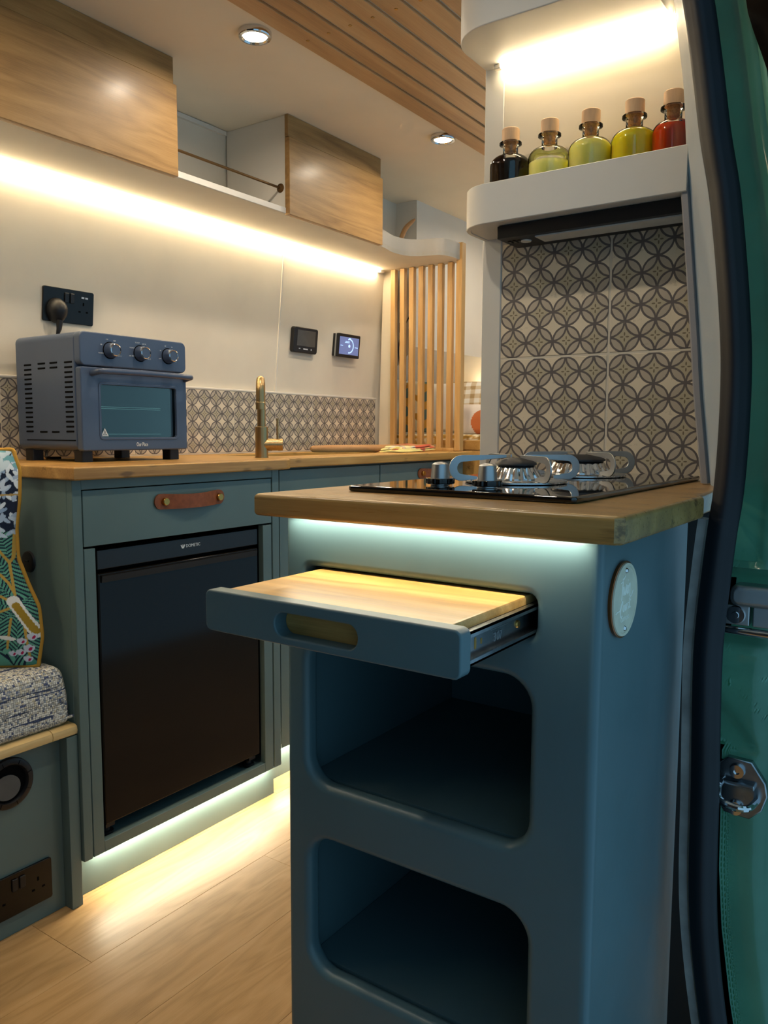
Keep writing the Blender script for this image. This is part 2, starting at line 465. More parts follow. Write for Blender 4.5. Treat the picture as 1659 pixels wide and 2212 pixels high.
# return panel at the end of the tiled run
struct('wall_end', prism_y([(-1.905, 0), (-1.80, 0), (-1.80, 1.63), (-1.856, 1.63)], 2.652, 2.67), m_wall)
# rear overhead box with a sloping underside
struct('wall_rear_box', prism_y([(-1.90, 1.21), (-1.745, 1.335), (-1.745, 1.90), (-1.90, 1.90)], 2.72, Y1), m_white)
struct('wall_front_blocker', box(-2.0, -.13, Y0-.05, Y0, 0, 1.95), m_cab_block)  # unseen wall, added to block outside light from the cab end
struct('wall_right_front_blocker', box(-.20, -.13, Y0, -.28, 0, 1.95), m_cab_block)  # unseen wall, added so outside light enters by the doorway alone
struct('wall_rear', box(-2.0, 0.0, Y1, Y1+.05, 0, 1.95), m_wall)

# tiled backsplash of the left run
sp = thing('backsplash', 'low patterned-tile backsplash along the cream wall behind the oven and tap', 'tiles', (-1.90, 1.5, ZT))
obj('grout_bed', box(-1.8998, -1.8885, -.3, 2.645, ZT+.0005, 1.128), m_grout, sp)
TL = .196
def tile_mesh(wd, ht, plane, dx=0.0, dz=0.0):
    bm = box(0, wd, 0, .006, 0, ht, .0012, 1)
    for v in bm.verts:
        x, y, z = v.co
        v.co = (x, y, z) if plane == 'XZ' else (y, x, z)
    return tomesh(bm, 'tile')
def tile(parent, loc, me):
    o = bpy.data.objects.new('tile', me); COL.objects.link(o); o.parent = parent
    o.location = Vector(loc)-W[parent.name]; W[o.name] = Vector(loc); return o
me = tile_mesh(TL-.0015, TL-.001, 'YZ'); me.materials.append(m_tile); me.shade_smooth(); me.set_sharp_from_angle(angle=.6)
y = 2.645-TL
k = 0
while y > -.2:
    tile(sp, (-1.8935, y, 1.1275-TL), me); y -= TL

# ---------------------------------------------------------------- partition column with the tiled recess
PX0, PXR = -.692, -.30
EDGE = [(.90, -.266), (.925, -.269), (.958, -.273), (1.055, -.285), (1.152, -.294), (1.248, -.304), (1.344, -.314), (1.394, -.321), (1.47, -.327), (1.50, -.331), (1.597, -.346), (1.9, -.40)]
def edgex(z): return float(np.interp(z, [p for p, q in EDGE], [q for p, q in EDGE]))   # left edge of the white lining, at Y = 1.19
def sidex(z): return -.268-max(0, z-1.4)*.02   # back right corner of the recess, hidden behind the lining
col = struct('wall_partition', prism_y([(PX0, 0), (-.29, 0), (-.29, .905), (-.24, .905), (-.26, 1.9), (PX0, 1.9)], 1.306, 1.36), m_greywhite)
# frame: proud left strip and head
obj('left_stile', box(PX0, -.655, 1.296, 1.306, .0, 1.9, .0015, 1), m_greywhite, col)
obj('upper_panel', poly([(-.655, 1.297, 1.332), (sidex(1.332), 1.297, 1.332), (sidex(1.9), 1.297, 1.9), (-.655, 1.297, 1.9)], [(0, 1, 2, 3)]), m_wall, col, smooth=0)
obj('grout_bed', poly([(-.655, 1.2985, .90), (sidex(.90), 1.2985, .90), (sidex(1.332), 1.2985, 1.332), (-.655, 1.2985, 1.332)], [(0, 1, 2, 3)]), m_grout, col, smooth=0)
def tile_cut(x0, z0, z1, full):
    wd = TL-.002
    if full: return tile_mesh(wd, z1-z0, 'XZ')
    xb, xt = min(wd, sidex(z0)-.004-x0), min(wd, sidex(z1)-.004-x0)
    h = z1-z0
    b = poly([(0, 0, 0), (xb, 0, 0), (xt, 0, h), (0, 0, h), (0, .006, 0), (xb, .006, 0), (xt, .006, h), (0, .006, h)],
             [(0, 1, 2, 3), (4, 5, 6, 7), (0, 1, 5, 4), (1, 2, 6, 5), (2, 3, 7, 6), (3, 0, 4, 7)])
    bmesh.ops.bevel(b, geom=b.edges[:], offset=.0012, segments=1, affect='EDGES')
    return tomesh(b, 'tile')
for (x0, full) in ((-.6545, True), (-.4575, True)):
    for (z0, z1) in ((1.1295, 1.3250), (.9310, 1.1265)):
        me = tile_cut(x0, z0, z1, full); me.materials.append(m_tile)
        # pattern origin at the upper left of every tile
        off = (z1-z0)-.196
        for v in me.vertices: v.co.z -= off
        tile(col, (x0, 1.2975, z0+off), me)
# grey edge trim down the right of the tiles
def slant(z0, z1, a, b, y0, y1):
    return poly([(sidex(z0)+a, y0, z0), (sidex(z0)+b, y0, z0), (sidex(z1)+b, y0, z1), (sidex(z1)+a, y0, z1),
                 (sidex(z0)+a, y1, z0), (sidex(z0)+b, y1, z0), (sidex(z1)+b, y1, z1), (sidex(z1)+a, y1, z1)],
                [(0, 1, 2, 3), (4, 5, 6, 7), (0, 1, 5, 4), (1, 2, 6, 5), (2, 3, 7, 6), (3, 0, 4, 7)])
bm = bmesh.new(); rows = []
for z in np.linspace(.9285, 1.372, 24):
    x = edgex(z); rows.append([bm.verts.new(p) for p in ((x-.012, 1.204, z), (x-.0115, 1.192, z), (x-.009, 1.189, z), (x-.002, 1.189, z), (x-.001, 1.192, z), (x-.001, 1.204, z))])
for a, b in zip(rows, rows[1:]):
    for i in range(6): bm.faces.new((a[i], a[(i+1) % 6], b[(i+1) % 6], b[i]))
bm.faces.new(rows[0]); bm.faces.new(rows[-1][::-1]); bmesh.ops.recalc_face_normals(bm, faces=bm.faces)
struct('trim_2', bm, m_trimgrey)

# ---------------------------------------------------------------- right lining, door seal, galvanised strip and the green pillar
SEAL = [(.0, -.15), (.12, -.165), (.265, -.192), (.36, -.206), (.44, -.2125), (.563, -.215), (.70, -.2185), (.76, -.218), (.83, -.2135), (.885, -.209),
        (.932, -.204), (1.0, -.2015), (1.073, -.202), (1.13, -.206), (1.20, -.2135), (1.274, -.2235), (1.338, -.236), (1.418, -.2485), (1.497, -.2625), (1.62, -.29), (1.9, -.37)]
def sealx(z):
    return float(np.interp(z, [a for a, b in SEAL], [b for a, b in SEAL]))
bm = bmesh.new(); rows = []
for z in np.linspace(.928, 1.9, 40):
    xa, xb = edgex(z), sealx(z)-.012
    rows.append([bm.verts.new((edgex(z)+.004, 1.296, z)), bm.verts.new((edgex(z)+.001, 1.194, z)), bm.verts.new((edgex(z)+.004, 1.190, z))]+[bm.verts.new((xa+(xb-xa)*t+.005*math.sin(PI*t), 1.19+(1.005-1.19)*t, z)) for t in np.linspace(.1, 1, 6)])
for a, b in zip(rows, rows[1:]):
    for i in range(8): bm.faces.new((a[i], a[i+1], b[i+1], b[i]))
bmesh.ops.solidify(bm, geom=bm.faces[:], thickness=.003)
bmesh.ops.recalc_face_normals(bm, faces=bm.faces)
struct('wall_right', bm, m_greywhite, 60)
path = smooth_path([(x, 1.0, z) for z, x in SEAL], 4)
prof = []
for i in range(24):
    t = 2*PI*i/24; rr = 1.0+.10*math.cos(4*t)
    prof.append((.0155*math.cos(t)*rr, .014*math.sin(t)*rr))
# sweep: up vector Y makes the side vector lie in X
seal = struct('trim_3', sweep(path, prof, up=(0, 1, 0)), m_rubber, 60)
obj('seal_lip', sweep([p+Vector((-.0075, .012, 0)) for p in path], circ(.0065, 10), up=(0, 1, 0)), m_rubber, seal, smooth=60)
b = sweep([p+Vector((-.0265, .016, 0)) for p in path if p.z < .90], [(-.006, -.010), (.004, -.010), (.004, .010), (-.006, .010)], up=(0, 1, 0))
struct('trim_4', b, m_strip)
# green pillar: a pressed steel surface behind the seal
def jamb_y(xi, z):
    y = 1.052
    y += .022*(1/(1+math.exp(-(xi-.062)*260)))                      # step towards the outer skin
    if z > .835:
        y -= .006/(1+math.exp(-(xi-.040)*500))
        y += .010*math.exp(-((z-.842)/.012)**2)
    y -= .75*xi*min(1, max(0, (z-.86)/.1))  # upper part tilted inwards so it catches less outside light
    if .735 < z < .835: y += .020*min(1, (z-.735)/.012, (.835-z)/.012)
    dl = (z-.645)+(xi-.02)*1.15                                     # diagonal crease below the lock plate
    if z <= .735: y += .007/(1+math.exp(dl*260)) + .004*math.exp(-((z-.705-xi*.25)/.006)**2)
    return y
bm = bmesh.new(); rows = []
zs = np.linspace(0.0, 1.9, 240)
for z in zs:
    rows.append([bm.verts.new((sealx(z)-.004+xi, jamb_y(xi, z), z)) for xi in np.linspace(0, .15, 44)])
for a, b in zip(rows, rows[1:]):
    for i in range(43): bm.faces.new((a[i], a[i+1], b[i+1], b[i]))
bmesh.ops.solidify(bm, geom=bm.faces[:], thickness=-.004)
bmesh.ops.recalc_face_normals(bm, faces=bm.faces)
jt = thing('door_pillar', 'glossy green painted steel pillar beside the black door seal', 'van pillar', (-.14, 1.07, 0))
obj('pressed_panel', bm, m_green, jt, smooth=70)
bm = bmesh.new(); rows = []
for z in np.linspace(.86, 1.9, 50):
    c0 = sealx(z)+.050+max(0, (1.33-z))*.12
    rows.append([bm.verts.new((c0+a, y, z)) for a, y in ((0, 1.018), (.004, 1.006), (.010, 1.004), (.012, 1.016))])
for a, b in zip(rows, rows[1:]):
    for i in range(3): bm.faces.new((a[i], a[i+1], b[i+1], b[i]))
obj('raised_bead', bm, m_green, jt, smooth=60)
bm = bmesh.new(); rows = []
for z in np.linspace(1.30, 1.9, 30):
    c0 = sealx(z)+.046+.030*min(1, max(0, (1.46-z)/.16))
    rows.append([bm.verts.new((c0+a, y, z)) for a, y in ((0, 1.030), (.003, 1.002), (.05, .985), (.12, .985), (.12, 1.03))])
for a, b in zip(rows, rows[1:]):
    for i in range(4): bm.faces.new((a[i], a[i+1], b[i+1], b[i]))
obj('black_door_frame', bm, m_blackgl, jt, smooth=60)
# lock plate
lk = thing('lock_plate', 'worn metal lock plate set in the green pillar below the worktop height', 'door lock', (-.17, 1.06, .757))
obj('top_bar', plate(rrect(-.204, -.110, .790, .8165, .010), [], 1.030, 1.062, .006, 'XZ'), m_satin, lk)
obj('body_plate', box(-.215, -.182, 1.044, 1.066, .764, .789, .002), m_satin, lk)
obj('body_plate', box(-.179, -.110, 1.044, 1.066, .764, .789, .002), m_satin, lk)
obj('bolt', lathe([(0, -.005), (.004, -.005), (.0045, -.003), (.0105, -.003), (.0115, 0)], (-.198, 1.044, .777), 20, 'Y'), m_chrome, lk)
obj('guide_rod', tube([(-.225, 1.046, .757), (-.10, 1.046, .7555)], .0055, 12), m_chrome, lk)
# striker
sk = thing('striker_plate', 'octagonal metal striker plate with a wire loop on the green pillar', 'striker', (-.182, 1.05, .518))
sx0 = -.182; sz0 = .556
out = [(sx0-.028, sz0-.022), (sx0-.020, sz0-.036), (sx0+.010, sz0-.038), (sx0+.024, sz0-.024), (sx0+.030, sz0-.004), (sx0+.027, sz0+.012),
       (sx0+.010, sz0+.036), (sx0-.018, sz0+.037), (sx0-.028, sz0+.028)]
obj('base_plate', plate(out, [], 1.049, 1.060, .002, 'XZ'), m_zinc, sk)
for dz in (.022, -.026):
    obj('bolt', lathe([(0, -.003), (.0035, -.003), (.0036, -.006), (.0085, -.006), (.0095, 0)], (sx0-.006, 1.049, sz0+dz), 20, 'Y'), m_chrome, sk)
lp_ = smooth_path([(sx0-.022, 1.050, sz0+.007), (sx0-.024, 1.030, sz0+.004), (sx0-.020, 1.018, sz0-.006), (sx0-.006, 1.014, sz0-.010), (sx0+.012, 1.018, sz0-.011), (sx0+.018, 1.050, sz0-.012)], 6)
obj('wire_loop', tube(lp_, .0042, 10), m_chrome, sk)
obj('upper_bar', box(sx0-.025, sx0+.016, 1.040, 1.050, sz0+.003, sz0+.010, .002), m_zinc, sk)

# ================================================================ LEFT RUN: cabinets, fridge, worktop
CX = -1.43                                     # face of the fridge cabinet
def strap(parent, x, ya, yb, z, h=.036, bow=.016):
    """bowed leather pull with two brass studs"""
    n = 40; pts = []
    for i in range(n+1):
        t = .5-.5*math.cos(PI*i/n); y = ya+(yb-ya)*t; e = .11
        k = 0 if t < e or t > 1-e else math.sin(PI*(t-e)/(1-2*e))
        pts.append((x+.003+bow*k, y, z-.002*k))
    bm = bmesh.new(); rows = []
    for i, p in enumerate(pts):
        t = .5-.5*math.cos(PI*i/n); r = min(t, 1-t)*(yb-ya)
        hh = h/2*(1.0 if r > h/2 else math.sqrt(max(0.02, 1-((h/2-r)/(h/2))**2)))
        hh *= 1-.10*math.sin(PI*t)
        rows.append([bm.verts.new((p[0]+dx, p[1], p[2]+dz)) for dx, dz in ((-.0015, -hh), (.0015, -hh), (.0015, hh), (-.0015, hh))])
    for a, b in zip(rows, rows[1:]):
        for j in range(4): bm.faces.new((a[j], a[(j+1) % 4], b[(j+1) % 4], b[j]))
    bm.faces.new(rows[0]); bm.faces.new(rows[-1][::-1])
    bmesh.ops.recalc_face_normals(bm, faces=bm.faces)
    st = obj('leather_strap', bm, m_leather, parent, smooth=50); st['label'] = 'tan leather strap pull'
    for yy in (ya+.027, yb-.018):
        obj('stud', lathe([(0, .010), (.0075, .010), (.0088, .0085), (.009, 0)], (x+.003, yy, z), 20, 'X'), m_stud, st)

fc = thing('fridge_cabinet', 'teal painted cabinet housing the black fridge below the wooden worktop', 'cabinet', (-1.66, 1.26, 0))
obj('side_panel', box(-1.895, CX-.0182, .955, .975, .095, .900, .001, 1), m_teal, fc)
obj('side_panel', box(-1.895, CX-.0182, 1.548, 1.566, .095, .900, .001, 1), m_teal, fc)
obj('stile', box(CX-.018, CX+.001, .955, .9765, .095, .900, .001, 1), m_teal, fc)
obj('stile', box(CX-.018, CX+.001, 1.5405, 1.566, .095, .900, .001, 1), m_teal, fc)
obj('top_rail', box(CX-.018, CX, .9765, 1.5405, .8795, .900, .001, 1), m_teal, fc)
obj('inner_stile', box(CX-.018, CX-.0005, .9795, 1.006, .095, .757, .001, 1), m_teal, fc)
obj('inner_stile', box(CX-.018, CX-.0005, 1.506, 1.5375, .095, .757, .001, 1), m_teal, fc)
obj('bottom_rail', box(CX-.018, CX-.0005, 1.006, 1.506, .095, .120, .001, 1), m_teal, fc)
obj('fridge_shelf', box(-1.89, CX-.018, .975, 1.548, .095, .115), m_teal, fc)
obj('plinth', box(-1.49, -1.467, .954, 1.576, 0, .094, .001, 1), m_teal, fc)
obj('dark_back', box(-1.89, CX-.45, .975, 1.548, .115, .895), m_void, fc)
obj('inner_lining', box(CX-.44, CX-.03, .9755, .9785, .116, .895), m_void, fc)
obj('inner_lining', box(CX-.44, CX-.03, 1.5445, 1.5475, .116, .895), m_void, fc)
obj('inner_lining', box(CX-.44, CX-.022, .979, 1.5445, .758, .764), m_void, fc)
dr = obj('drawer_front', box(CX-.018, CX, .9795, 1.5375, .7615, .8775, .0015, 2), m_teal, fc)
strap(dr, CX, 1.158, 1.367, .842)
# fridge
fr = thing('fridge', 'glossy black compact fridge built into the teal cabinet', 'fridge', (-1.66, 1.258, .115))
FX = CX-.012
obj('body', box(-1.86, FX-.045, 1.022, 1.490, .140, .745, .003), m_void, fr)
bm = box(FX-.030, FX+.002, 1.0165, 1.4965, .147, .700, .004, 3)
door = obj('door', bm, m_fridge, fr, smooth=40)
obj('recess_grip', box(FX-.04, FX-.018, 1.0185, 1.4945, .698, .712), m_void, fr)
obj('grip_lip', sweep([(FX+.001, 1.024, .690), (FX+.001, 1.489, .690)], [(-.006, -.010), (.004, -.010), (.006, .004), (-.004, .009)], up=(0, 0, 1)), m_fridgetop, fr)
top = obj('top_strip', box(FX-.035, FX+.001, 1.0165, 1.4965, .708, .749, .002), m_fridgetop, fr)
def on_front(x, y, z):
    return lambda u, v, ww: (x+ww, y+u, z+v)
obj('lettering', text_bm('DOMETIC', .0105, on_front(FX+.0014, 1.279, .7315), .0003, sx=.95), m_white2, top)
bm = join(*[xform(box(FX+.0011, FX+.0016, -.0012, .0012, -.0045, .0045), Matrix.Translation((0, 1.2445+i*.0036, .7315)) @ Matrix.Rotation(.5*(1-i), 4, 'X')) for i in range(3)])
obj('emblem', bm, m_white2, top)
for yy in (1.034, 1.474):
    ft = obj('foot', lathe([(0, 0), (.014, 0), (.016, .004), (.016, .007), (.009, .009), (.009, .022)], (FX-.022, yy, .1165), 20), m_black, fr)
    obj('hinge_block', box(FX-.034, FX-.006, yy-.012, yy+.012, .136, .1475, .001), m_black, fr)
# plinth light
lt = thing('led_strip', 'warm light strip under the fridge cabinet washing plinth and floor', 'light strip', (-1.452, 1.27, .09), 'led strips')
obj('diffuser', box(-1.4575, -1.4475, 1.0, 1.56, .0925, .0947), m_led2, lt)

# second cabinet, set back, behind the island
C2 = -1.487
sc = thing('drawer_cabinet', 'set-back teal cabinet with flat drawer fronts under the sink worktop', 'cabinet', (-1.68, 2.13, 0))
obj('carcass', box(-1.89, C2-.02, 1.575, 2.66, .10, .900), m_teal, sc)
obj('plinth', box(-1.56, -1.53, 1.575, 2.66, 0, .10), m_teal, sc)
obj('gap_shade_strip', box(C2-.012, C2-.004, 1.572, 1.622, .10, .900), m_void, sc)  # near-black strip painting the shaded gap between the two cabinets
for j, (a, b_, pull) in enumerate(((1.632, 2.108, False), (2.113, 2.655, True))):
    d = obj('drawer_front', box(C2-.02, C2, a, b_, .776, .893, .0015), m_teal, sc)
    if pull: strap(d, C2, 2.335, 2.545, .856)
    obj('door_front', box(C2-.02, C2, a, b_, .105, .772, .0015), m_teal, sc)
lt = thing('led_strip', 'warm light strip under the set-back drawer cabinet', 'light strip', (-1.51, 2.1, .09), 'led strips')
obj('diffuser', box(-1.515, -1.505, 1.60, 2.6, .0975, .0998), m_led2, lt)

# worktop with the sink cut-out
out = [(-1.897, .945), (-1.405, .945), (-1.405, 1.566), (-1.412, 1.592), (-1.452, 1.612), (-1.458, 1.63), (-1.458, 2.68), (-1.897, 2.68)]
hole = rrect(-1.855, -1.60, 1.70, 2.34, .10, 8)
obj_wt = obj('worktop', plate(out, [hole], .9005, ZT, .004, 'XY'), m_top)
tag(obj_wt, 'knotty oak worktop with a rounded sink opening along the left wall', 'worktop')
snk = obj('sink', plate(rrect(-1.87, -1.585, 1.685, 2.355, .11, 8), [rrect(-1.862, -1.593, 1.693, 2.347, .105, 8)], .765, .8995, .001, 'XY'), m_brass2)
tag(snk, 'dark bronze undermounted sink below the worktop opening', 'sink')
obj('bowl_floor', plate(rrect(-1.869, -1.586, 1.686, 2.354, .11, 8), [], .760, .766, .001, 'XY'), m_brass2, snk)

# tap
tp = thing('kitchen_tap', 'brushed brass swan-neck mixer tap standing at the sink', 'tap', (-1.545, 1.625, ZT))
tx, ty = -1.545, 1.625
obj('base_body', lathe([(0, 0), (.0185, 0), (.0185, .002), (.0178, .003), (.0178, .083), (.0165, .085), (0, .085)], (tx, ty, ZT), 28), m_brass, tp)
vd = Vector((.66, -.75, 0)).normalized()       # spout is swung towards the aisle
sp_path = [Vector((tx, ty, ZT+.08)), Vector((tx, ty, ZT+.14)), Vector((tx, ty, ZT+.180))]
R = .030
for i in range(1, 13):
    t = PI*i/12
    sp_path.append(Vector((tx, ty, ZT+.180))+vd*(R-R*math.cos(t))+Vector((0, 0, R*math.sin(t))))
sp_path.append(sp_path[-1]+Vector((0, 0, -.045)))
obj('spout', tube(sp_path, .0115, 20, up=(vd.y, -vd.x, 0)), m_brass, tp)
obj('outlet', lathe([(0, 0), (.0125, 0), (.0125, .018), (.0115, .019)], sp_path[-1]-Vector((0, 0, .004)), 20), m_brass, tp)
sd = Vector((.57, .82, 0)).normalized(); sd = Vector((.75, .66, 0)).normalized()
hb = obj('side_valve', tube([Vector((tx, ty, ZT+.036)), Vector((tx, ty, ZT+.036))+sd*.058], .0165, 24), m_brass, tp)
p0 = Vector((tx, ty, ZT+.036))+sd*.044
obj('lever', tube([p0+Vector((0, 0, .014)), p0+Vector((0, 0, .072))], .0033, 10, up=(1, 0, 0)), m_brass, hb)

# ---------------------------------------------------------------- countertop oven
OX, OY0, OY1, OZ0, OZ1 = -1.595, 1.098, 1.404, .953, 1.222
OB = -1.852
ov = thing('countertop_oven', 'slate blue countertop oven with three dials on the worktop', 'oven', (-1.72, 1.25, ZT))
bodyo = plate(rrect(OY0, OY1, OZ0, OZ1, .016, 6), [], OB, OX-.022, .003, 'YZ')
bo = obj('body', bodyo, m_oven, ov)
bo['label'] = 'blue enamelled oven casing'
cp = obj('control_panel', plate(rrect(OY0, OY1, 1.1455, OZ1, .014, 6), [], OX-.022, OX, .003, 'YZ'), m_oven, ov)
WY0, WY1, WZ0, WZ1 = 1.146, 1.372, .981, 1.108
dd = obj('door', plate(rrect(OY0, OY1, OZ0, 1.1435, .006, 3), [rrect(WY0, WY1, WZ0, WZ1, .008, 4)], OX-.020, OX, .003, 'YZ'), m_oven, ov)
obj('window_frame', plate(rrect(WY0-.003, WY1+.003, WZ0-.003, WZ1+.003, .010, 4), [rrect(WY0+.003, WY1-.003, WZ0+.003, WZ1-.003, .006, 4)], OX-.006, OX+.0015, .0012, 'YZ'), m_oven, dd)
obj('window_glass', box(OX-.010, OX-.007, WY0-.001, WY1+.001, WZ0-.001, WZ1+.001), m_ovenglass, dd)
hz = 1.133
hp = smooth_path([(OX-.002, OY0+.030, hz-.004), (OX+.020, OY0+.034, hz), (OX+.027, OY0+.05, hz+.001), (OX+.028, 1.25, hz+.002), (OX+.027, OY1-.022, hz+.001), (OX+.020, OY1-.008, hz), (OX-.002, OY1-.004, hz-.004)], 6)
obj('door_handle', tube(hp, .0072, 14, up=(0, 0, 1)), m_oven, dd)
obj('lettering', text_bm('Our Place', .0135, on_front(OX+.0006, 1.262, .9665), .0003, sx=.62), m_white2, dd)
tri = [(1.152, .9865), (1.172, .9865), (1.162, 1.0055)]
tri2 = [(1.1553, .9884), (1.1687, .9884), (1.162, 1.0012)]
wm = obj('warning_triangle', plate(tri, [tri2], OX-.0069, OX-.0062, .0001, 'YZ', 0), m_white2, dd)
obj('heat_mark', join(*[box(OX-.0069, OX-.0063, 1.1590+i*.003-.0007, 1.1590+i*.003+.0007, .9905, .9955+(.0025 if i == 1 else 0)) for i in range(3)], box(OX-.0069, OX-.0063, 1.1572, 1.1668, .9888, .9897)), m_white2, dd)
# cavity and racks behind the glass
obj('cavity', box(OX-.024, OX-.0225, WY0-.002, WY1+.002, WZ0, WZ1), plain('oven_steel_with_reflection', '#b9c2b2', .5, .0, var=.55, scale=75), ov)  # mottled tone paints a crumpled reflection over the steel interior
m_rack = m_chrome
for zz in (1.050, .9905):
    rb = join(*[box(OX-.0222, OX-.0215+.006, WY0+.002, WY1-.04, zz+i*.004, zz+.0016+i*.004) for i in range(2 if zz > 1 else 1)])
    obj('rack', rb, m_rack, ov)
# dials
for q, (yy, marks) in enumerate(((1.178, 6), (1.263, 6), (1.347, 6))):
    kn = obj('dial', lathe([(0, .022), (.0125, .022), (.0148, .020), (.0158, .012), (.0172, .010), (.0178, .0)], (OX, yy, 1.184), 32, 'X'), m_oven, ov)
    obj('dial_ring', lathe([(.0118, .0222), (.0128, .0232), (.0142, .0222), (.0142, .0205), (.0118, .0205)], (OX, yy, 1.184), 32, 'X', True), m_chrome, kn)
    obj('dial_shadow_gap', lathe([(.0178, .0008), (.0198, .0008), (.0198, .0002)], (OX, yy, 1.184), 32, 'X'), m_void, kn)
    names = [['WARM', '80', '120', '160', '200', 'TOAST'], ['AIR FRY', 'ROAST', 'TOAST', 'BROIL', 'BAKE', 'STEAM'], ['OFF', '10', '20', '30', '45', '60']][q]
    bms = []
    for j in range(marks):
        a = PI*1.10-PI*1.25*j/(marks-1)
        bms.append(text_bm(names[j], .0046, on_front(OX+.0006, yy+.0265*math.cos(a), 1.184+.0255*math.sin(a)), .0002))
    obj('dial_marks', join(*bms), m_printgrey, cp)
# vents on the side facing the bench
sl = None
def slot(x, z, wd=.030, h=.0042):
    global sl
    if sl is None or True:
        pass
    return box(x-wd/2, x+wd/2, OY0-.0012, OY0+.003, z-h/2, z+h/2, .001, 1)
first = None
def add_slot(x, z):
    global first
    if first is None:
        first = obj('vent_slot', slot(x, z), m_void, ov); first_pos[0] = (x, z)
    else: dup(first, (x-first_pos[0][0], 0, z-first_pos[0][1]), ov)
first_pos = [None]
for i in range(15):
    add_slot(-1.640, 1.154-i*.0112); add_slot(-1.802, 1.154-i*.0112)
for xx in (-1.745, -1.697):
    for zz in (1.155, 1.144, .996): add_slot(xx, zz)
obj('base_groove', box(-1.815, -1.62, OY0-.0008, OY0+.002, .976, .978), m_void, ov)
ft = None
for (xx, yy) in ((OX-.030, OY0+.022), (OX-.030, OY1-.030), (OB+.03, OY0+.022), (OB+.03, OY1-.030)):
    obj('foot', plate(rrect(xx-.016, xx+.016, yy-.015, yy+.015, .004, 3), [], ZT, OZ0+.002, .001, 'XY'), m_black, ov)
obj('flue_cap', lathe([(0, .005), (.026, .005), (.028, .003), (.028, 0)], (-1.835+.03, 1.205, OZ1), 24), m_black, ov)

# ---------------------------------------------------------------- wall sockets, plug, cable, displays
def wallx(z): return -1.90+(z-1.13)*.1
def socket(label, loc, frame, white=False):
    """frame(u, v, w): u along the wall, v up, w out of the wall; 146 x 86 plate"""
    t = thing('power_socket', label, 'power socket', loc)
    def mk(name, bm, mat, par):
        for v in bm.verts: v.co = frame(*v.co)
        bmesh.ops.recalc_face_normals(bm, faces=bm.faces)
        return obj(name, bm, mat, par)
    pl = mk('face_plate', plate(rrect(-.073, .073, -.043, .043, .005, 4), [], 0, .006, .0012, 'XY'), m_socket, t)
    for u in (-.008, .008):
        mk('rocker_switch', box(u-.006, u+.006, .008, .033, .006, .0095, .001, 1), m_black, t)
    for s in (-1, 1):
        if white and s == -1: continue
        mk('earth_slot', box(s*.042-.002, s*.042+.002, .006, .014, .0058, .0064), m_void, t)
        for q in (-1, 1): mk('pin_slot', box(s*.042+q*.011-.0032, s*.042+q*.011+.0032, -.012, -.008, .0058, .0064), m_void, t)
    return t, mk
m_socket = plain('black_nickel_plate', '#15120f', .3, .3, var=.1)
def fr_wall(y, z):
    k = math.atan(.1)
    return lambda u, v, w: (wallx(z+v*math.cos(k))+w*math.cos(k), y+u, z+v*math.cos(k)-w*math.sin(k))
sk1, mk1 = socket('black double wall socket with a plug in it above the blue oven', (-1.877, 1.264, 1.275), fr_wall(1.264, 1.319), True)
for u in (.030, .041): mk1('usb_port', box(u+.006, u+.014, .024, .0285, .0058, .0064), m_printgrey, sk1)
pg = thing('power_plug', 'black three-pin plug with a cable running down behind the oven', 'plug', (-1.86, 1.227, 1.26))
F = fr_wall(1.227, 1.306)
bm = bmesh.new(); bmesh.ops.create_uvsphere(bm, u_segments=24, v_segments=14, radius=1.0)
for v in bm.verts:
    x, y, z = v.co; y2 = y*.030 if y > 0 else y*.034
    v.co = F(x*.026, y2, .006+max(0, z)*.034)
bmesh.ops.recalc_face_normals(bm, faces=bm.faces)
obj('plug_body', bm, m_black, pg)
a = Vector(F(-.001, -.026, .024))
obj('cable_relief', tube([a, a+Vector((0, -.002, -.022)), a+Vector((-.003, -.005, -.036))], .0068, 12, scale=[1.3, .95, .6]), m_black, pg)
obj('cable', tube(smooth_path([a+Vector((-.003, -.005, -.034)), a+Vector((-.006, -.008, -.06)), (-1.872, 1.20, 1.16), (-1.876, 1.19, .98), (-1.87, 1.18, .935), (-1.84, 1.17, .931), (-1.82, 1.19, .931)], 5), .0033, 8), m_black, pg)
# two wall displays
def display(name, label, y, z, wd, ht, depth, split):
    t = thing(name, label, 'display', (wallx(z), y, z-ht/2)); F = fr_wall(y, z)
    def mk(n, bm, mat, par):
        for v in bm.verts: v.co = F(*v.co)
        bmesh.ops.recalc_face_normals(bm, faces=bm.faces)
        return obj(n, bm, mat, par)
    return t, mk
t, mk = display('heater_controller', 'black wall controller with a blank grey screen, left of the lit one', 2.19, 1.319, .128, .088, .02, 0)
hs = mk('housing', plate(rrect(-.064, .064, -.044, .044, .009, 4), [], 0, .018, .003, 'XY'), m_black, t)
mk('screen', plate(rrect(-.047, .050, -.020, .034, .002, 2), [], .0175, .0186, .0003, 'XY'), plain('blank_screen', '#4c4a46', .25), hs)
mk('button_mark', box(-.036, -.028, -.0305, -.0280, .018, .0184), m_printgrey, hs)
mk('button_mark', box(-.012, .012, -.032, -.0275, .018, .0184), m_printgrey, hs)
mk('button_mark', box(.028, .034, -.032, -.0275, .018, .0184), m_printgrey, hs)
t, mk = display('control_display', 'small wall display with a lit blue dial screen near the slat screen', 2.4275, 1.321, .134, .086, .02, 0)
mk('back_box', box(-.066, .060, -.041, .041, 0, .011), m_black, t)
mk('silver_band', box(-.067, .062, -.042, .042, .011, .017), m_satin, t)
hs = mk('housing', plate(rrect(-.067, .066, -.043, .043, .004, 3), [], .017, .027, .001, 'XY'), m_black, t)
mk('screen', box(-.059, .058, -.032, .032, .0265, .0274), emit('display_backlight', (.10, .13, .28), .4), hs)
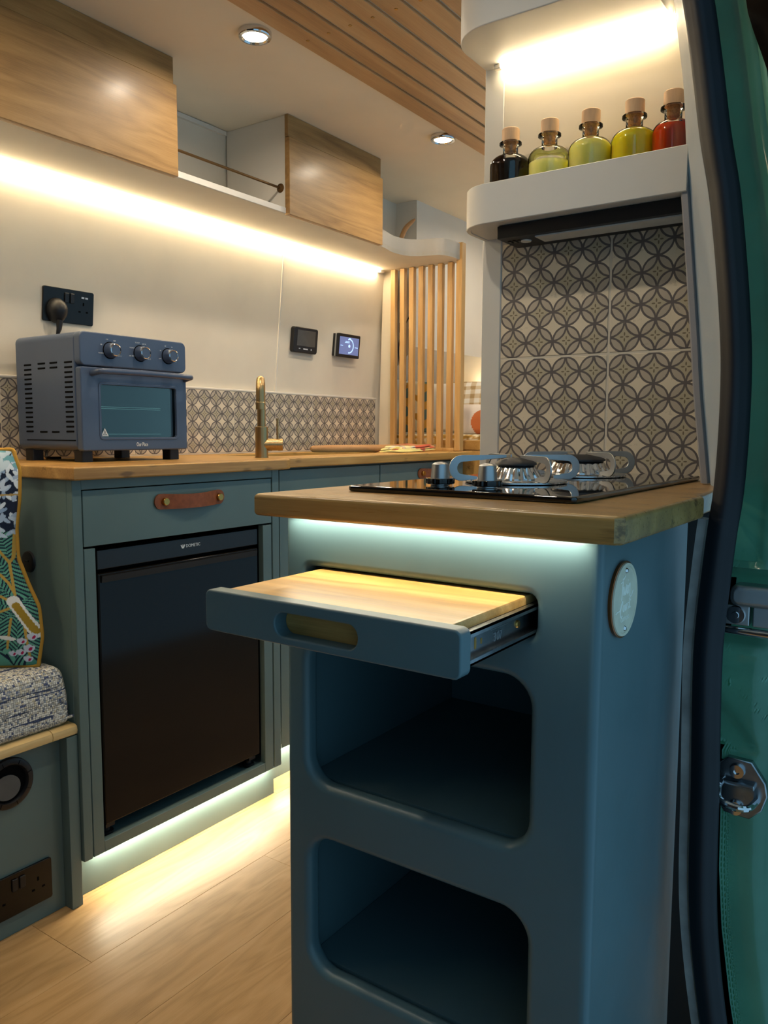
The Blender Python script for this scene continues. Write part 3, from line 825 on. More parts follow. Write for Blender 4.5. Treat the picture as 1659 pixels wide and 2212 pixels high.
m_lit = emit('display_print', (.40, .60, 1.0), .45)
ring = [(.027*math.cos(x), .027*math.sin(x)) for x in np.linspace(-PI*.55, PI*.62, 26)]
ri = [(.0225*math.cos(x), .0225*math.sin(x)) for x in np.linspace(-PI*.55, PI*.62, 26)][::-1]
mk('dial_arc', plate(ring+ri, [], .0274, .0280, .0001, 'XY', 0), m_lit, hs)
mk('dial_dot', plate(circ(.006, 16), [], .0274, .0280, .0001, 'XY', 0), m_lit, hs)
for (u, v, ww) in ((-.012, .016, .012), (-.014, .012, .014), (-.046, 0, .007), (.043, -.003, .009), (0, .028, .006)):
    mk('readout', box(u-ww, u+ww, v-.0012, v+.0012, .0274, .0280), m_lit, hs)

# ================================================================ OVERHEAD: shelf, cupboards, rail, strip
SZ = 1.625
curve = smooth_path([(-1.60, 2.262, 0), (-1.612, 2.32, 0), (-1.624, 2.38, 0), (-1.616, 2.445, 0), (-1.585, 2.478, 0), (-1.545, 2.492, 0), (-1.508, 2.505, 0), (-1.490, 2.545, 0), (-1.489, 2.60, 0), (-1.493, 2.662, 0)], 5)
edge = [(p.x, p.y) for p in curve]
shelf_out = [(-1.849, -.4), (-1.60, -.4)]+edge+[(-1.849, 2.662)]
sh = thing('overhead_shelf', 'long cream shelf under the oak cupboards with a wavy white end', 'shelf', (-1.72, 1.2, SZ))
obj('board', plate(shelf_out, [], SZ, SZ+.016, .001, 'XY', 1), m_wall, sh)
obj('front_edging', box(-1.602, -1.598, -.4, 2.262, SZ+.0005, SZ+.0165, .0008, 1), m_white, sh)
bm = bmesh.new(); rows = []
for i, p in enumerate(curve):
    rows.append([bm.verts.new((p.x, p.y, SZ)), bm.verts.new((p.x, p.y, SZ+.058))])
for a, b in zip(rows, rows[1:]): bm.faces.new((a[0], b[0], b[1], a[1]))
bmesh.ops.solidify(bm, geom=bm.faces[:], thickness=.006); bmesh.ops.recalc_face_normals(bm, faces=bm.faces)
obj('wavy_lip', bm, m_white, sh, smooth=60)
def cupboard(y0, y1, label, endgrain):
    t = thing('overhead_cupboard', label, 'cupboard', (-1.72, (y0+y1)/2, SZ+.016), 'oak overhead cupboards')
    obj('carcass', box(-1.838, -1.602, y0+.003, y1-.003, SZ+.017, 1.8995, .001, 1), m_white, t)
    obj('fixed_strip', box(-1.6015, -1.588, y0, y1-.006, 1.838, 1.8995, .001, 1), m_oak, t)
    obj('flap_door', box(-1.6015, -1.583, y0, y1, SZ-.004, 1.8365, .002, 2), m_oak, t)
    return t
cupboard(-.45, 1.383, 'long oak-fronted overhead cupboard at the left', False)
cupboard(1.792, 2.258, 'short oak-fronted overhead cupboard beside the wavy shelf end', True)
rl = thing('brass_rail', 'thin brass rail across the open shelf between the oak cupboards', 'rail', (-1.62, 1.59, 1.69))
obj('rod', tube([(-1.62, 1.386, 1.70), (-1.62, 1.788, 1.70)], .0035, 12), m_brass2, rl)
obj('flange', lathe([(0, -.008), (.005, -.008), (.006, -.005), (.012, -.003), (.013, 0)], (-1.62, 1.7945, 1.70), 20, 'Y'), m_brass2, rl)
obj('flange', lathe([(0, .008), (.005, .008), (.006, .005), (.012, .003), (.013, 0)], (-1.62, 1.381, 1.70), 20, 'Y'), m_brass2, rl)
struct('trim_5', sweep([(-1.838, 1.387, 1.892), (-1.838, 1.79, 1.892)], [(-.006, -.006), (.006, -.006), (.006, .006), (-.006, .006)]), m_white)
lt = thing('led_strip', 'long warm light strip along the wall under the overhead shelf', 'light strip', (-1.84, 1.15, SZ-.01), 'led strips')
obj('diffuser', box(-1.846, -1.832, -.35, 2.60, SZ-.009, SZ-.001), m_led, lt)
obj('end_cap', box(-1.847, -1.831, 2.600, 2.625, SZ-.009, SZ-.0008, .001, 1), m_white, lt)
# small things on the shelf end
wf = obj('driftwood_stick', tube(smooth_path([(-1.73, 2.585, SZ+.019), (-1.74, 2.60, SZ+.09), (-1.735, 2.625, SZ+.145), (-1.715, 2.66, SZ+.185)], 5), .0085, 10, up=(1, 0, 0), scale=[.8, .9, .9, .9, .95, 1, 1.05, 1.1, 1.1, 1.1, 1.1, 1.1, 1, .9, .7, .4]), m_pin)
tag(wf, 'leaning brown wooden stick behind the wavy white shelf lip', 'stick')
kb = obj('shelf_knob', lathe([(0, .075), (.012, .073), (.019, .062), (.020, .05), (.014, .035), (.010, 0)], (-1.70, 2.30, SZ+.017), 20), m_black)
tag(kb, 'small dark rounded ornament on the shelf next to the short oak cupboard', 'ornament')
# downlights
def downlight(x, y, label):
    t = thing('downlight', label, 'ceiling light', (x, y, 1.89), 'ceiling downlights')
    obj('bezel', lathe([(.0265, .0), (.030, -.004), (.036, -.003), (.038, .0), (.038, .0095), (.0265, .0095)], (x, y, 1.8900), 36, 'Z', True), m_chrome, t)
    obj('lens', lathe([(0, .0), (.0265, .0), (.0265, .004), (0, .004)], (x, y, 1.8905), 36), m_lamp, t)
downlight(-1.338, 1.400, 'round recessed downlight above the gap between the oak cupboards')
downlight(-1.315, 2.195, 'round recessed downlight further back, close to the wooden ceiling slats')
downlight(-1.33, .60, 'added unseen downlight nearest the cab, over the bench')  # this and the downlights below are unseen, added to brighten the interior
downlight(-.755, .60, 'added unseen downlight over the pull-out board, door side')
downlight(-.755, 1.55, 'added unseen downlight beside the tiled column, door side')
downlight(-1.33, 3.1, 'added unseen downlight over the rear bed, oak cupboard side')  # added to bring more warm light to the rear
downlight(-.755, 2.50, 'added unseen downlight over the bed edge, door side')

# ================================================================ SLAT SCREEN AND REAR
ss = thing('slat_screen', 'upright oak slat screen standing at the end of the worktop', 'screen', (-1.65, 2.635, ZT))
s0 = obj('slat', box(-1.802, -1.780, 2.624, 2.642, ZT+.012, SZ-.001, .0015, 1), m_slat, ss)
for i in range(1, 7): dup(s0, (i*.0425, 0, 0), ss)
obj('end_post', box(-1.8015+7*.0425, -1.479, 2.614, 2.642, ZT+.001, SZ+.062, .002, 1), m_slat, ss)
obj('base_rail', box(-1.80, -1.506, 2.616, 2.646, ZT+.0005, ZT+.0125, .001, 1), m_slat, ss)
# rolling pin and towel
rp = thing('rolling_pin', 'long wooden rolling pin lying on the worktop by the slat screen', 'rolling pin', (-1.64, 2.3, ZT))
a0, a1 = Vector((-1.755, 2.085, ZT+.0135)), Vector((-1.575, 2.595, ZT+.0135))
dv = (a1-a0)
pts = [a0+dv*t for t in (0, .01, .03, .10, .12, .5, .90, .91, .93, .985, 1)]
obj('pin', tube(pts, .013, 18, up=(0, 0, 1), scale=[.5, .78, .9, .93, 1, 1, 1, .72, .66, .66, .4]), m_pin, rp)
# folded towel: stacked soft layers with a printed pattern
def colour_mesh(bm, fn, name='print'):
    me = tomesh(bm, 'tmp'); at = me.color_attributes.new(name, 'FLOAT_COLOR', 'POINT')
    n = len(me.vertices); co = np.empty(n*3); me.vertices.foreach_get('co', co); co = co.reshape(-1, 3)
    c = np.ones((n, 4)); c[:, :3] = fn(co); at.data.foreach_set('color', c.ravel()); return me
def L3(h): return np.array(lin(h)[:3])
def towel_layer(k, z, ax0, ax1, ay0, ay1, lift):
    bm = bmesh.new(); nx, ny = 40, 60; top = []; bot = []
    for i in range(nx+1):
        rt = []; rb = []
        for j in range(ny+1):
            u, v = i/nx, j/ny; e = min(u, 1-u, v, 1-v); h = .006*min(1, (e/.05))**.5
            x = ax0+(ax1-ax0)*u+.004*math.sin(7*v+k); y = ay0+(ay1-ay0)*v+.004*math.sin(5*u+k*2)
            zz = z+lift*(v**2)*.5+.0012*math.sin(9*u+3*v+k)
            rt.append(bm.verts.new((x, y, zz+h))); rb.append(bm.verts.new((x, y, zz)))
        top.append(rt); bot.append(rb)
    for i in range(nx):
        for j in range(ny):
            bm.faces.new((top[i][j], top[i+1][j], top[i+1][j+1], top[i][j+1]))
            bm.faces.new((bot[i][j], bot[i][j+1], bot[i+1][j+1], bot[i+1][j]))
    bmesh.ops.remove_doubles(bm, verts=bm.verts, dist=1e-5)
    bmesh.ops.recalc_face_normals(bm, faces=bm.faces)
    return bm
def towel_print(co):
    x, y = co[:, 0], co[:, 1]; c = np.tile(L3('#c4573a'), (len(x), 1))
    f = np.sin(x*90+np.sin(y*60)*1.6)+np.sin(y*70+np.cos(x*80)*1.5)
    lo = y < 2.46
    c[lo & (f > .1)] = L3('#e3d8a0'); c[lo & (f > .9)] = L3('#c9b85c'); c[lo & (f < -.5)] = L3('#5b4f63'); c[lo & (np.abs(f+.2) < .25)] = L3('#d8cfc0')
    c[co[:, 2] < ZT+.013] = L3('#dccf86'); q = (co[:, 2] < ZT+.013) & (f > .6); c[q] = L3('#a8543a')
    return c
m_print = vcol('printed_cloth')
tw = thing('tea_towel', 'folded orange tea towel with a leafy print lying on the rolling pin', 'tea towel', (-1.62, 2.46, ZT+.026))
for k, (z, g) in enumerate(((ZT+.0275, 0), (ZT+.034, .006), (ZT+.0405, .012))):
    obj('fold', colour_mesh(towel_layer(k, z-.026+.0005 if k < 0 else z-.0255+.026*0, -1.735+g, -1.56-g, 2.335+g*2, 2.575-g, .012), towel_print), m_print, tw, smooth=60)

# rear berth
bd = thing('bed_platform', 'oak boxed bed platform behind the slat screen', 'bed', (-1.4, 3.45, 0))
obj('base', box(-1.895, -.70, 2.70, 4.28, .0, .93, .003), m_top, bd)
obj('raised_edge', box(-1.62, -.70, 2.70, 2.735, .931, .968, .003), m_top, bd)
ms = thing('patterned_mattress', 'mustard and cream patterned mattress cover on the bed platform', 'mattress', (-1.4, 3.5, .931))
def must(co):
    f = np.sin(co[:, 0]*160)*np.sin(co[:, 1]*160+np.sin(co[:, 0]*50)*2)+.5*np.sin(co[:, 2]*300)
    c = np.tile(L3('#b98d3c'), (len(co), 1)); c[f > .25] = L3('#e6dcc0'); c[f < -.45] = L3('#8a6a2c'); return c
def soft_box(x0, x1, y0, y1, z0, z1, bev, cuts=60):
    bm = box(x0, x1, y0, y1, z0, z1, bev, 5)
    bmesh.ops.subdivide_edges(bm, edges=[e for e in bm.edges if e.calc_length() > .03], cuts=cuts, use_grid_fill=True)
    return bm
obj('cover', colour_mesh(soft_box(-1.88, -.72, 2.74, 4.27, .932, .99, .02, 90), must), m_print, ms, smooth=60)
def pillow_bm(c, wd, ht, th, rot, n=70, dent=.0):
    """soft square pillow; local: u right, v up, w thickness"""
    bm = bmesh.new(); sides = []
    for s in (1, -1):
        g = []
        for i in range(n+1):
            row = []
            for j in range(n+1):
                u, v = i/n*2-1, j/n*2-1
                k = (1-u*u)*(1-v*v); t = th/2*k**.42
                pu = u*wd/2*(1-.06*(1-v*v)*0-.05*(v*v)**2*abs(u)**0); pv = v*ht/2
                pu *= 1-.055*(1-abs(v))*abs(u)**6; pv *= 1-.055*(1-abs(u))*abs(v)**6
                ww = s*t+dent*math.sin(3*u+2*v)*k*.02
                row.append(bm.verts.new((pu, pv, ww)))
            g.append(row)
        sides.append(g)
    for q, g in enumerate(sides):
        for i in range(n):
            for j in range(n):
                f = (g[i][j], g[i+1][j], g[i+1][j+1], g[i][j+1]); bm.faces.new(f if q == 0 else f[::-1])
    bmesh.ops.remove_doubles(bm, verts=bm.verts, dist=1e-5)
    return bm
def place(bm, c, rx, ry, rz):
    return xform(bm, Matrix.Translation(c) @ Matrix.Rotation(rz, 4, 'Z') @ Matrix.Rotation(ry, 4, 'Y') @ Matrix.Rotation(rx, 4, 'X'))
def gingham(co):
    a = np.floor(co[:, 0]/.022) % 2; b = np.floor(co[:, 1]/.022) % 2
    c = np.tile(L3('#f2ece0'), (len(co), 1)); c[(a+b) == 1] = L3('#dcc9a8'); c[(a+b) == 2] = L3('#b99a6c'); return c
def blobs(cols, base, sc, seed):
    def fn(co):
        c = np.tile(L3(base), (len(co), 1)); f = np.sin(co[:, 0]*sc+seed)+np.sin(co[:, 1]*sc*1.2+2*seed+np.sin(co[:, 0]*sc*.7))
        for t, h in cols: c[f > t] = L3(h)
        return c
    return fn
def pillow(label, c, wd, ht, th, rot, fn, n=80):
    me = colour_mesh(pillow_bm(c, wd, ht, th, 0, n), fn)
    bm = bmesh.new(); bm.from_mesh(me); bpy.data.meshes.remove(me); place(bm, c, *rot)
    t = obj('pillow', bm, m_print, smooth=80); tag(t, label, 'pillow', 'pillows on the rear bed'); return t
pillow('tan and white gingham pillow leaning at the back of the rear bed', Vector((-1.575, 3.09, 1.107)), .42, .25, .08, (math.radians(62), 0, math.radians(20)), gingham, 110)
pillow('white pillow with a big rust orange circle at the front of the bed', Vector((-1.470, 2.90, 1.049)), .32, .125, .09, (math.radians(78), 0, math.radians(28)), lambda co: np.where((((co[:, 0]+.055)**2+(co[:, 1]+.018)**2) < .050**2)[:, None], L3('#c9703f'), L3('#e2d6cb')))
pillow('plain white pillow seen through the middle of the oak slats', Vector((-1.745, 2.895, 1.10)), .22, .21, .09, (math.radians(82), 0, math.radians(10)), blobs([], '#e6ded2', 1, 0), 40)
pillow('dark floral pillow seen through the left oak slats', Vector((-1.800, 3.30, 1.095)), .14, .19, .06, (math.radians(78), 0, math.radians(24)), blobs([(-.6, '#4c5a48'), (.2, '#8d8a5c'), (.9, '#c8bfa4')], '#3c4038', 40, .3))
pillow('teal and mustard tufted pillow low behind the left slats', Vector((-1.795, 2.80, 1.10)), .15, .21, .06, (math.radians(85), 0, math.radians(0)), blobs([(-.8, '#b98d3c'), (.4, '#e2d6b8')], '#56706c', 70, .5))
# coat hooks and hanging cable behind the slats
hk = thing('hanging_cable', 'thin dark cable looping down behind the left oak slats', 'cable', (-1.79, 2.70, 1.2))
obj('cable', tube(smooth_path([(-1.745, 2.68, 1.60), (-1.735, 2.685, 1.52), (-1.75, 2.685, 1.46), (-1.775, 2.69, 1.42), (-1.805, 2.69, 1.35), (-1.80, 2.69, 1.26), (-1.77, 2.69, 1.20)], 6), .0025, 8, up=(0, 1, 0)), m_black, hk)
for (xx, z0, z1, lab) in ((-1.772, 1.385, 1.425, 'small dark switch behind the leftmost oak slats'), (-1.728, 1.16, 1.40, 'narrow dark bag strap hanging behind the second and third slats')):
    o = obj('hanging_strap', box(xx-.008, xx+.008, 2.6505, 2.662, z0, z1, .003), m_black); tag(o, lab, 'strap')
for (xx, z0, z1, lab) in ((-1.722, 1.17, 1.43, 'thin black strap between the third and fourth oak slats'), (-1.679, 1.19, 1.425, 'thin black strap between the fourth and fifth oak slats')):
    o = obj('hanging_strap', box(xx-.004, xx+.004, 2.663, 2.6695, z0, 1.624, .002), m_black); tag(o, lab, 'strap')
lt = thing('led_strip', 'warm light strip low on the wall behind the rear bed pillows', 'light strip', (-1.885, 3.5, 1.18), 'led strips')
obj('diffuser', box(-1.888, -1.878, 3.58, 4.2, 1.185, 1.200), emit('rear_led', LED, 60), lt)

# ================================================================ ISLAND
IY = .723; IXL, IXR = -.651, -.257
isl = thing('island_cabinet', 'blue-grey painted island cabinet with two open cubbies', 'cabinet', (-.45, 1.0, 0))
slot_h = rrect(-.6185, -.3215, .7965, .8395, .010, 4)
cub1 = rrect(-.617, -.3255, .572, .753, .032, 8)
cub2 = rrect(-.6145, -.3235, .330, .503, .032, 8)
obj('front_panel', plate(rrect(IXL, IXR, -.01, .899, 0), [slot_h, cub1, cub2], IY, IY+.024, .0095, 'XZ', 5), m_island, isl, smooth=50)
obj('side_panel', box(IXR-.019, IXR-.0001, IY+.0115, 1.035, 0, .899), m_island, isl)
obj('gap_shade_sheet', box(IXR-.03, IXR-.012, 1.0355, 1.29, 0, .899), m_void, isl)  # black sheet painting the shade of the gap behind the side panel
obj('side_panel', box(IXL+.0001, IXL+.019, IY+.0115, 1.29, 0, .899), m_island, isl)
for (z0, z1) in ((.556, .571), (.314, .329), (.775, .790), (.505, .518)):
    obj('shelf', box(IXL+.02, IXR-.02, IY+.025, 1.10, z0, z1), m_island, isl)
obj('back_panel', box(IXL+.02, IXR-.02, 1.10, 1.112, 0, .80), m_island, isl)
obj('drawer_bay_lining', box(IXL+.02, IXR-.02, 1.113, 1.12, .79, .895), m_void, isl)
# worktop of the island: the right end is cut round the seal
iw = obj('island_worktop', plate([(-.664, .685), (-.232, .685), (-.2245, .6925), (-.2245, .972), (-.232, .980), (-.245, 1.29), (-.664, 1.29)], [], .9005, ZT, .005, 'XY'), m_topi)
tag(iw, 'thick knotty oak worktop on top of the island, carrying the gas hob', 'worktop')
lt = thing('led_strip', 'warm light strip under the front edge of the island worktop', 'light strip', (-.45, .708, .895), 'led strips')
obj('diffuser', box(-.640, -.268, .7075, .7165, .8996, .9004), emit('island_led', LED_W, 24), lt)
# pull-out board
pb = thing('pull_out_board', 'pull-out oak chopping board drawer extended from the island', 'drawer', (-.46, .65, .797))
obj('front', plate(rrect(-.6065, -.3095, .7985, .8405, .007, 4), [rrect(-.512, -.414, .8065, .8295, .0112, 8)], .553, .571, .002, 'XZ'), m_island, pb)
obj('board', box(-.600, -.333, .5705, .985, .8005, .8375, .0025), m_board, pb)
for s, xx in ((1, -.3295), (-1, -.6045)):
    sl_ = obj('slide_rail', join(box(xx-.0015, xx, .572, .985, .7995, .8295),
              box(xx-.001, xx+.0075, .572, .985, .8275, .8295), box(xx-.001, xx+.0075, .572, .985, .7995, .8015),
              box(xx+.006, xx+.0075, .572, .985, .8245, .8295), box(xx+.006, xx+.0075, .572, .985, .7995, .8045)), m_zinc, pb)
    if s == 1:
        for yy, zz in ((.598, .8135), (.700, .8145)):
            sc_ = obj('screw', lathe([(0, .0018), (.0032, .0018), (.004, .0005), (.004, 0)], (xx, yy, zz), 14, 'X'), m_stud, sl_)
        obj('slot', plate(rrect(.613, .6165, .8085, .8195, .0016, 4), [], xx, xx+.0003, .00005, 'YZ', 0), m_stud, sl_)
        obj('slot', plate(rrect(.6245, .6275, .811, .8165, .0014, 4), [], xx, xx+.0003, .00005, 'YZ', 0), m_stud, sl_)
        obj('stamped_number', text_bm('307', .012, lambda u, v, ww: (xx+.0004+ww, .658+u, .8115+v), .0002), m_satin, sl_)
        obj('stamped_line', box(xx, xx+.0005, .645, .678, .8195, .8199), m_satin, sl_)
obj('fixed_rail', box(-.3215, -.3195, .748, 1.09, .798, .831), m_zinc, pb)
# plaque on the side facing the doorway
pq = thing('round_plaque', 'round pale metal plaque with raised script on the island side', 'plaque', (-.25, .786, .796))
QY, QZ = .786, .8335
obj('copper_rim', lathe([(0, 0), (.0385, 0), (.039, .0035), (.0375, .004), (0, .004)], (IXR-.0003, QY, QZ), 48, 'X'), m_copper, pq)
ds = obj('disc', lathe([(0, .0045), (.0335, .0045), (.034, .0052), (.0368, .0052), (.0372, .0036)], (IXR, QY, QZ), 48, 'X'), m_plaque, pq)
for dz in (.0295, -.0295): obj('screw', lathe([(0, .0024), (.0018, .0020), (.0028, .0005), (.0028, 0)], (IXR+.0045, QY, QZ+dz), 14, 'X'), m_chrome, pq)
def strokes(lst, r, oy, oz, k):
    bms = []
    for st in lst:
        p = [(IXR+.0046, QY+oy+u*k, QZ+oz+v*k) for u, v in st]
        bms.append(tube(smooth_path(p, 4), r, 6, up=(1, 0, 0)))
    return join(*bms)
TW = [[(0, 10), (4, 11), (9, 14)], [(5, 13), (4, 6), (2.5, -2)], [(6, 7), (5.5, 3), (7, 1), (8.5, 5), (9, 7), (9, 3), (10.5, 1), (12, 5), (12, 8)], [(14, 7), (13.2, 3), (14, 1), (15.5, 3)], [(14.6, 10), (14.8, 10.6)],
      [(16, 7), (15.8, 1.2)], [(16, 4), (17.5, 7.4), (19, 7.5), (19, 2), (20, -1.5), (23, -1), (26, 2)]]
CO = [[(-8, 0), (-4, 1.2), (0, 1), (3, 5), (5, 7), (5.5, 5), (3, 4), (1.5, 0), (2.5, -4), (5, -3)], [(8, 4), (6.5, 2), (7, -.5), (9, 0), (9.5, 3), (8, 4)], [(13, 4), (11, 3), (11, 0), (12.5, 0), (13.5, 4), (13.5, -.2)],
      [(17.5, 4), (16, 4), (16, 2.2), (17.5, 1.2), (17, -.2), (15.5, 0)], [(20, 7), (19.6, 3), (20, 0), (21.5, .6)], [(18.6, 4.6), (22, 5.2)]]
obj('script', strokes(TW, .00075, -.0165, .0035, .0015), m_script, ds, smooth=80)
obj('script', strokes(CO, .00075, -.0170, -.0105, .0015), m_script, ds, smooth=80)
obj('small_lettering', text_bm('CUSTOMS', .0058, lambda u, v, ww: (IXR+.0047+ww, QY+u, QZ-.0195+v), .0002), m_script, ds)

# ================================================================ HOB
HZ = ZT+.0075
hb_ = thing('gas_hob', 'two-burner black glass gas hob set on the island worktop', 'hob', (-.45, 1.03, ZT))
obj('glass_top', plate(rrect(-.597, -.304, .777, 1.288, .006, 3), [], ZT+.0003, HZ, .0025, 'XY', 2), m_hobglass, hb_)
for j, (kx, ky) in enumerate(((-.5055, .846), (-.4385, .842))):
    skt = [(.0172*(1+.035*math.cos(12*a))*math.cos(a), .0172*(1+.035*math.cos(12*a))*math.sin(a)) for a in np.linspace(0, 2*PI, 73)[:-1]]
    ko = obj('knob', lathe([(0, .0285), (.004, .0283), (.0080, .0268), (.0098, .0258), (.0102, .0250), (.0118, .0075), (.0118, .0)], (kx, ky, HZ+.0005), 32), m_satin, hb_)
    obj('knob_skirt', plate([(kx+a, ky+b) for a, b in skt], [], HZ+.002, HZ+.009, .001, 'XY', 2), m_blackgl, ko)
def support(parent, cx, cy, ang, r0, r1, h, rin):
    """flat steel C-shaped pan support in a radial plane"""
    o = []
    n = 14
    outer = [(r0, .002)]
    for i in range(n+1):
        t = -PI/2+PI*i/n
        outer.append((r1-h/2+h/2*math.cos(t)*1.05, h/2+h/2*math.sin(t)))
    outer += [(rin, h), (rin, h-.0035)]
    wd = .0095
    inner = []
    for i in range(n+1):
        t = PI/2-PI*i/n
        inner.append((r1-h/2-.001+(h/2-wd)*math.cos(t)*1.05, h/2+(h/2-wd*.9)*math.sin(t)))
    inner += [(r0, .0055)]
    p = outer+inner
    bm = plate(p, [], -.001, .001, .0003, 'XZ', 1)
    xform(bm, Matrix.Translation((cx, cy, HZ+.003)) @ Matrix.Rotation(ang, 4, 'Z'))
    return obj('pan_support', bm, m_satin, parent, smooth=20)
for (bx, by, rr, sr, hh) in ((-.457, .957, .0255, .083, .033), (-.450, 1.160, .0375, .086, .034)):
    bs = obj('burner_base', lathe([(0, .0), (sr-.022, .0), (sr-.017, .001), (sr-.017, .003), (sr-.021, .0045), (rr+.014, .0045), (rr+.010, .003), (0, .003)], (bx, by, HZ), 48), m_steel, hb_)
    sk_ = bmesh.new()
    n = 40; lowr, hir = rr+.010, rr
    prof = []
    bmx = lathe([(0, .004), (lowr, .004), (lowr, .006), (hir, .020), (hir-.003, .022), (0, .022)], (bx, by, HZ), 80)
    for v in bmx.verts:
        d = Vector((v.co.x-bx, v.co.y-by)); a = math.atan2(d.y, d.x)
        if d.length > .02 and v.co.z > HZ+.005 and v.co.z < HZ+.021 and int((a+PI)/(2*PI)*80+.5) % 4 == 0:
            v.co.x = bx+d.x*.95; v.co.y = by+d.y*.95
    obj('burner_skirt', bmx, m_chrome, hb_, smooth=25)
    obj('burner_cap', lathe([(0, .0325), (rr*.4, .0322), (rr*.8, .0295), (rr+.001, .0258), (rr+.0015, .0235), (rr-.002, .0222), (0, .0222)], (bx, by, HZ), 48), m_burner, hb_, smooth=50)
    for a in [math.radians(-38)+q*PI/2 for q in range(4)]: support(hb_, bx, by, a, sr-.028, sr+.010, hh, rr*.55)

# ================================================================ BOTTLE SHELF, HOOD, TOP LIGHT BOX
def rounded_tray(x0, x1, yf, yb, r):
    p = [(x1, yb), (x0, yb)]
    for i in range(13):
        t = PI+PI/2*i/12; p.append((x0+r+r*math.cos(t), yf+r+r*math.sin(t)))
    p.append((x1, yf)); return p
bsf = thing('bottle_shelf', 'white rounded shelf box holding the bottles above the tiles', 'shelf', (-.5, 1.25, 1.335))
SX1 = edgex(1.36)+.0005
o1 = rounded_tray(-.688, SX1, 1.185, 1.296, .060)
i1 = rounded_tray(-.680, SX1-.004, 1.193, 1.2955, .052)
lp2 = [Vector((-.684, 1.2955, 1.3665)), Vector((-.684, 1.27, 1.3665))]+[Vector((-.684+.056+.056*math.cos(t), 1.189+.056+.056*math.sin(t), 1.3665)) for t in np.linspace(PI, 1.5*PI, 16)]+[Vector((-.5, 1.189, 1.3665)), Vector((SX1, 1.189, 1.3665))]
obj('lip', sweep(lp2, [(-.004, -.0305), (-.003, -.0315), (.003, -.0315), (.004, -.0305), (.004, .0305), (.003, .0315), (-.003, .0315), (-.004, .0305)]), m_greywhite, bsf)
obj('shelf_floor', prism_z(rounded_tray(-.6805, SX1-.001, 1.1925, 1.2958, .0525), 1.3362, 1.352), m_greywhite, bsf)
hd = thing('cooker_hood', 'slim black extractor hood fitted under the white bottle shelf', 'cooker hood', (-.48, 1.25, 1.315))
obj('casing', plate(rrect(-.622, SX1-.004, 1.212, 1.292, .003, 2), [], 1.3145, 1.3345, .001, 'XY', 1), m_black, hd)
obj('light_panel', box(-.560, SX1-.015, 1.225, 1.265, 1.3125, 1.3145), plain('hood_diffuser', '#c9c9c6', .5), hd)
obj('round_lamp', lathe([(0, 0), (.0085, 0), (.009, .002)], (-.585, 1.246, 1.3122), 20), plain('hood_lamp_glass', '#dcdcd6', .3), hd)
for j in range(3): obj('button', box(-.614+j*.009, -.609+j*.009, 1.236, 1.250, 1.3130, 1.3146, .0004, 1), m_blackgl, hd)
cb = thing('light_box', 'white rounded light box at the top of the tiled column', 'light box', (-.5, 1.22, 1.622))
CX1 = edgex(1.75)-.001
obj('casing', plate(rounded_tray(-.690, CX1, 1.150, 1.296, .075), [], 1.622, 1.8995, .002, 'XY', 2), m_greywhite, cb)
lt = thing('led_strip', 'warm light strip under the light box shining on the bottles', 'light strip', (-.5, 1.285, 1.615), 'led strips')
obj('diffuser', box(-.655, edgex(1.62)-.014, 1.2795, 1.2875, 1.614, 1.6215), emit('bottle_led', LED, 20), lt)
obj('end_cap', box(-.668, -.655, 1.279, 1.288, 1.614, 1.6215, .001, 1), m_white, lt)
obj('wire_end', box(edgex(1.62)-.014, edgex(1.62)-.001, 1.280, 1.287, 1.615, 1.6213, .001, 1), plain('red_white_wire', '#b9958c', .6), lt)

# bottles
def bottle(x, label, liq, level, R=.0335):
    y, z = 1.243, 1.3525
    t = thing('glass_bottle', label, 'bottle', (x, y, z), 'corked bottles on the white shelf')
    zs = .086
    outer = [(0, 0), (R*.92, 0), (R, .004), (R, zs-.004)]
    for i in range(1, 9):
        a = PI/2*i/8; outer.append((.0125+(R-.0125)*math.cos(a), zs-.004+.018*math.sin(a)))
    outer += [(.0125, .1005), (.0125, .1145), (.0135, .116), (.0182, .1175), (.0182, .1205), (.0130, .1215)]
    inner = [(.0095, .120), (.0098, .095)]
    obj('glass', lathe(outer, (x, y, z), 40), m_glass, t, smooth=40)
    Ri = R-.0016; lv = [(0, .003), (Ri*.93, .003), (Ri, .006)]
    top = level
    if top > zs-.004:
        lv.append((Ri, zs-.004)); h = top-(zs-.004)
        for i in range(1, 7):
            a = math.asin(min(1, h/.018))*i/6
            lv.append((.011+(Ri-.011)*math.cos(a), zs-.004+.017*math.sin(a)))
        lv.append((0, lv[-1][1]))
    else: lv += [(Ri, top), (0, top)]
    obj('liquid', lathe(lv, (x, y, z), 40), liq, t, smooth=40)
    st = obj('stopper', lathe([(0, .1425), (.0132, .1425), (.0143, .1412), (.0143, .1225), (0, .1225)], (x, y, z), 28), m_stopper, t, smooth=40)
    obj('cork', lathe([(0, .1035), (.006, .104), (.0088, .107), (.0093, .1222), (0, .1222)], (x, y, z), 20), m_cork, st)
    return t
m_y1 = liquid('pale_yellow_oil', '#faf2a4', .35); m_y2 = liquid('straw_oil', '#faee96', .3); m_y3 = liquid('golden_oil', '#fadf34', .25)
m_dk = liquid('dark_vinegar', '#120a0e', .1); m_rd = liquid('red_vinegar', '#d4561a', .3)
bottle(-.6150, 'corked glass bottle of near-black vinegar', m_dk, .089)
bottle(-.5465, 'corked bottle about two thirds full of pale yellow oil', m_y1, .0755)
bottle(-.4785, 'corked bottle full of straw yellow oil in the middle of the row', m_y2, .094)
bottle(-.4105, 'corked bottle full of deep golden oil', m_y3, .096)
bottle(-.3535, 'corked bottle of red-brown vinegar at the end of the row', m_rd, .093, .0300)

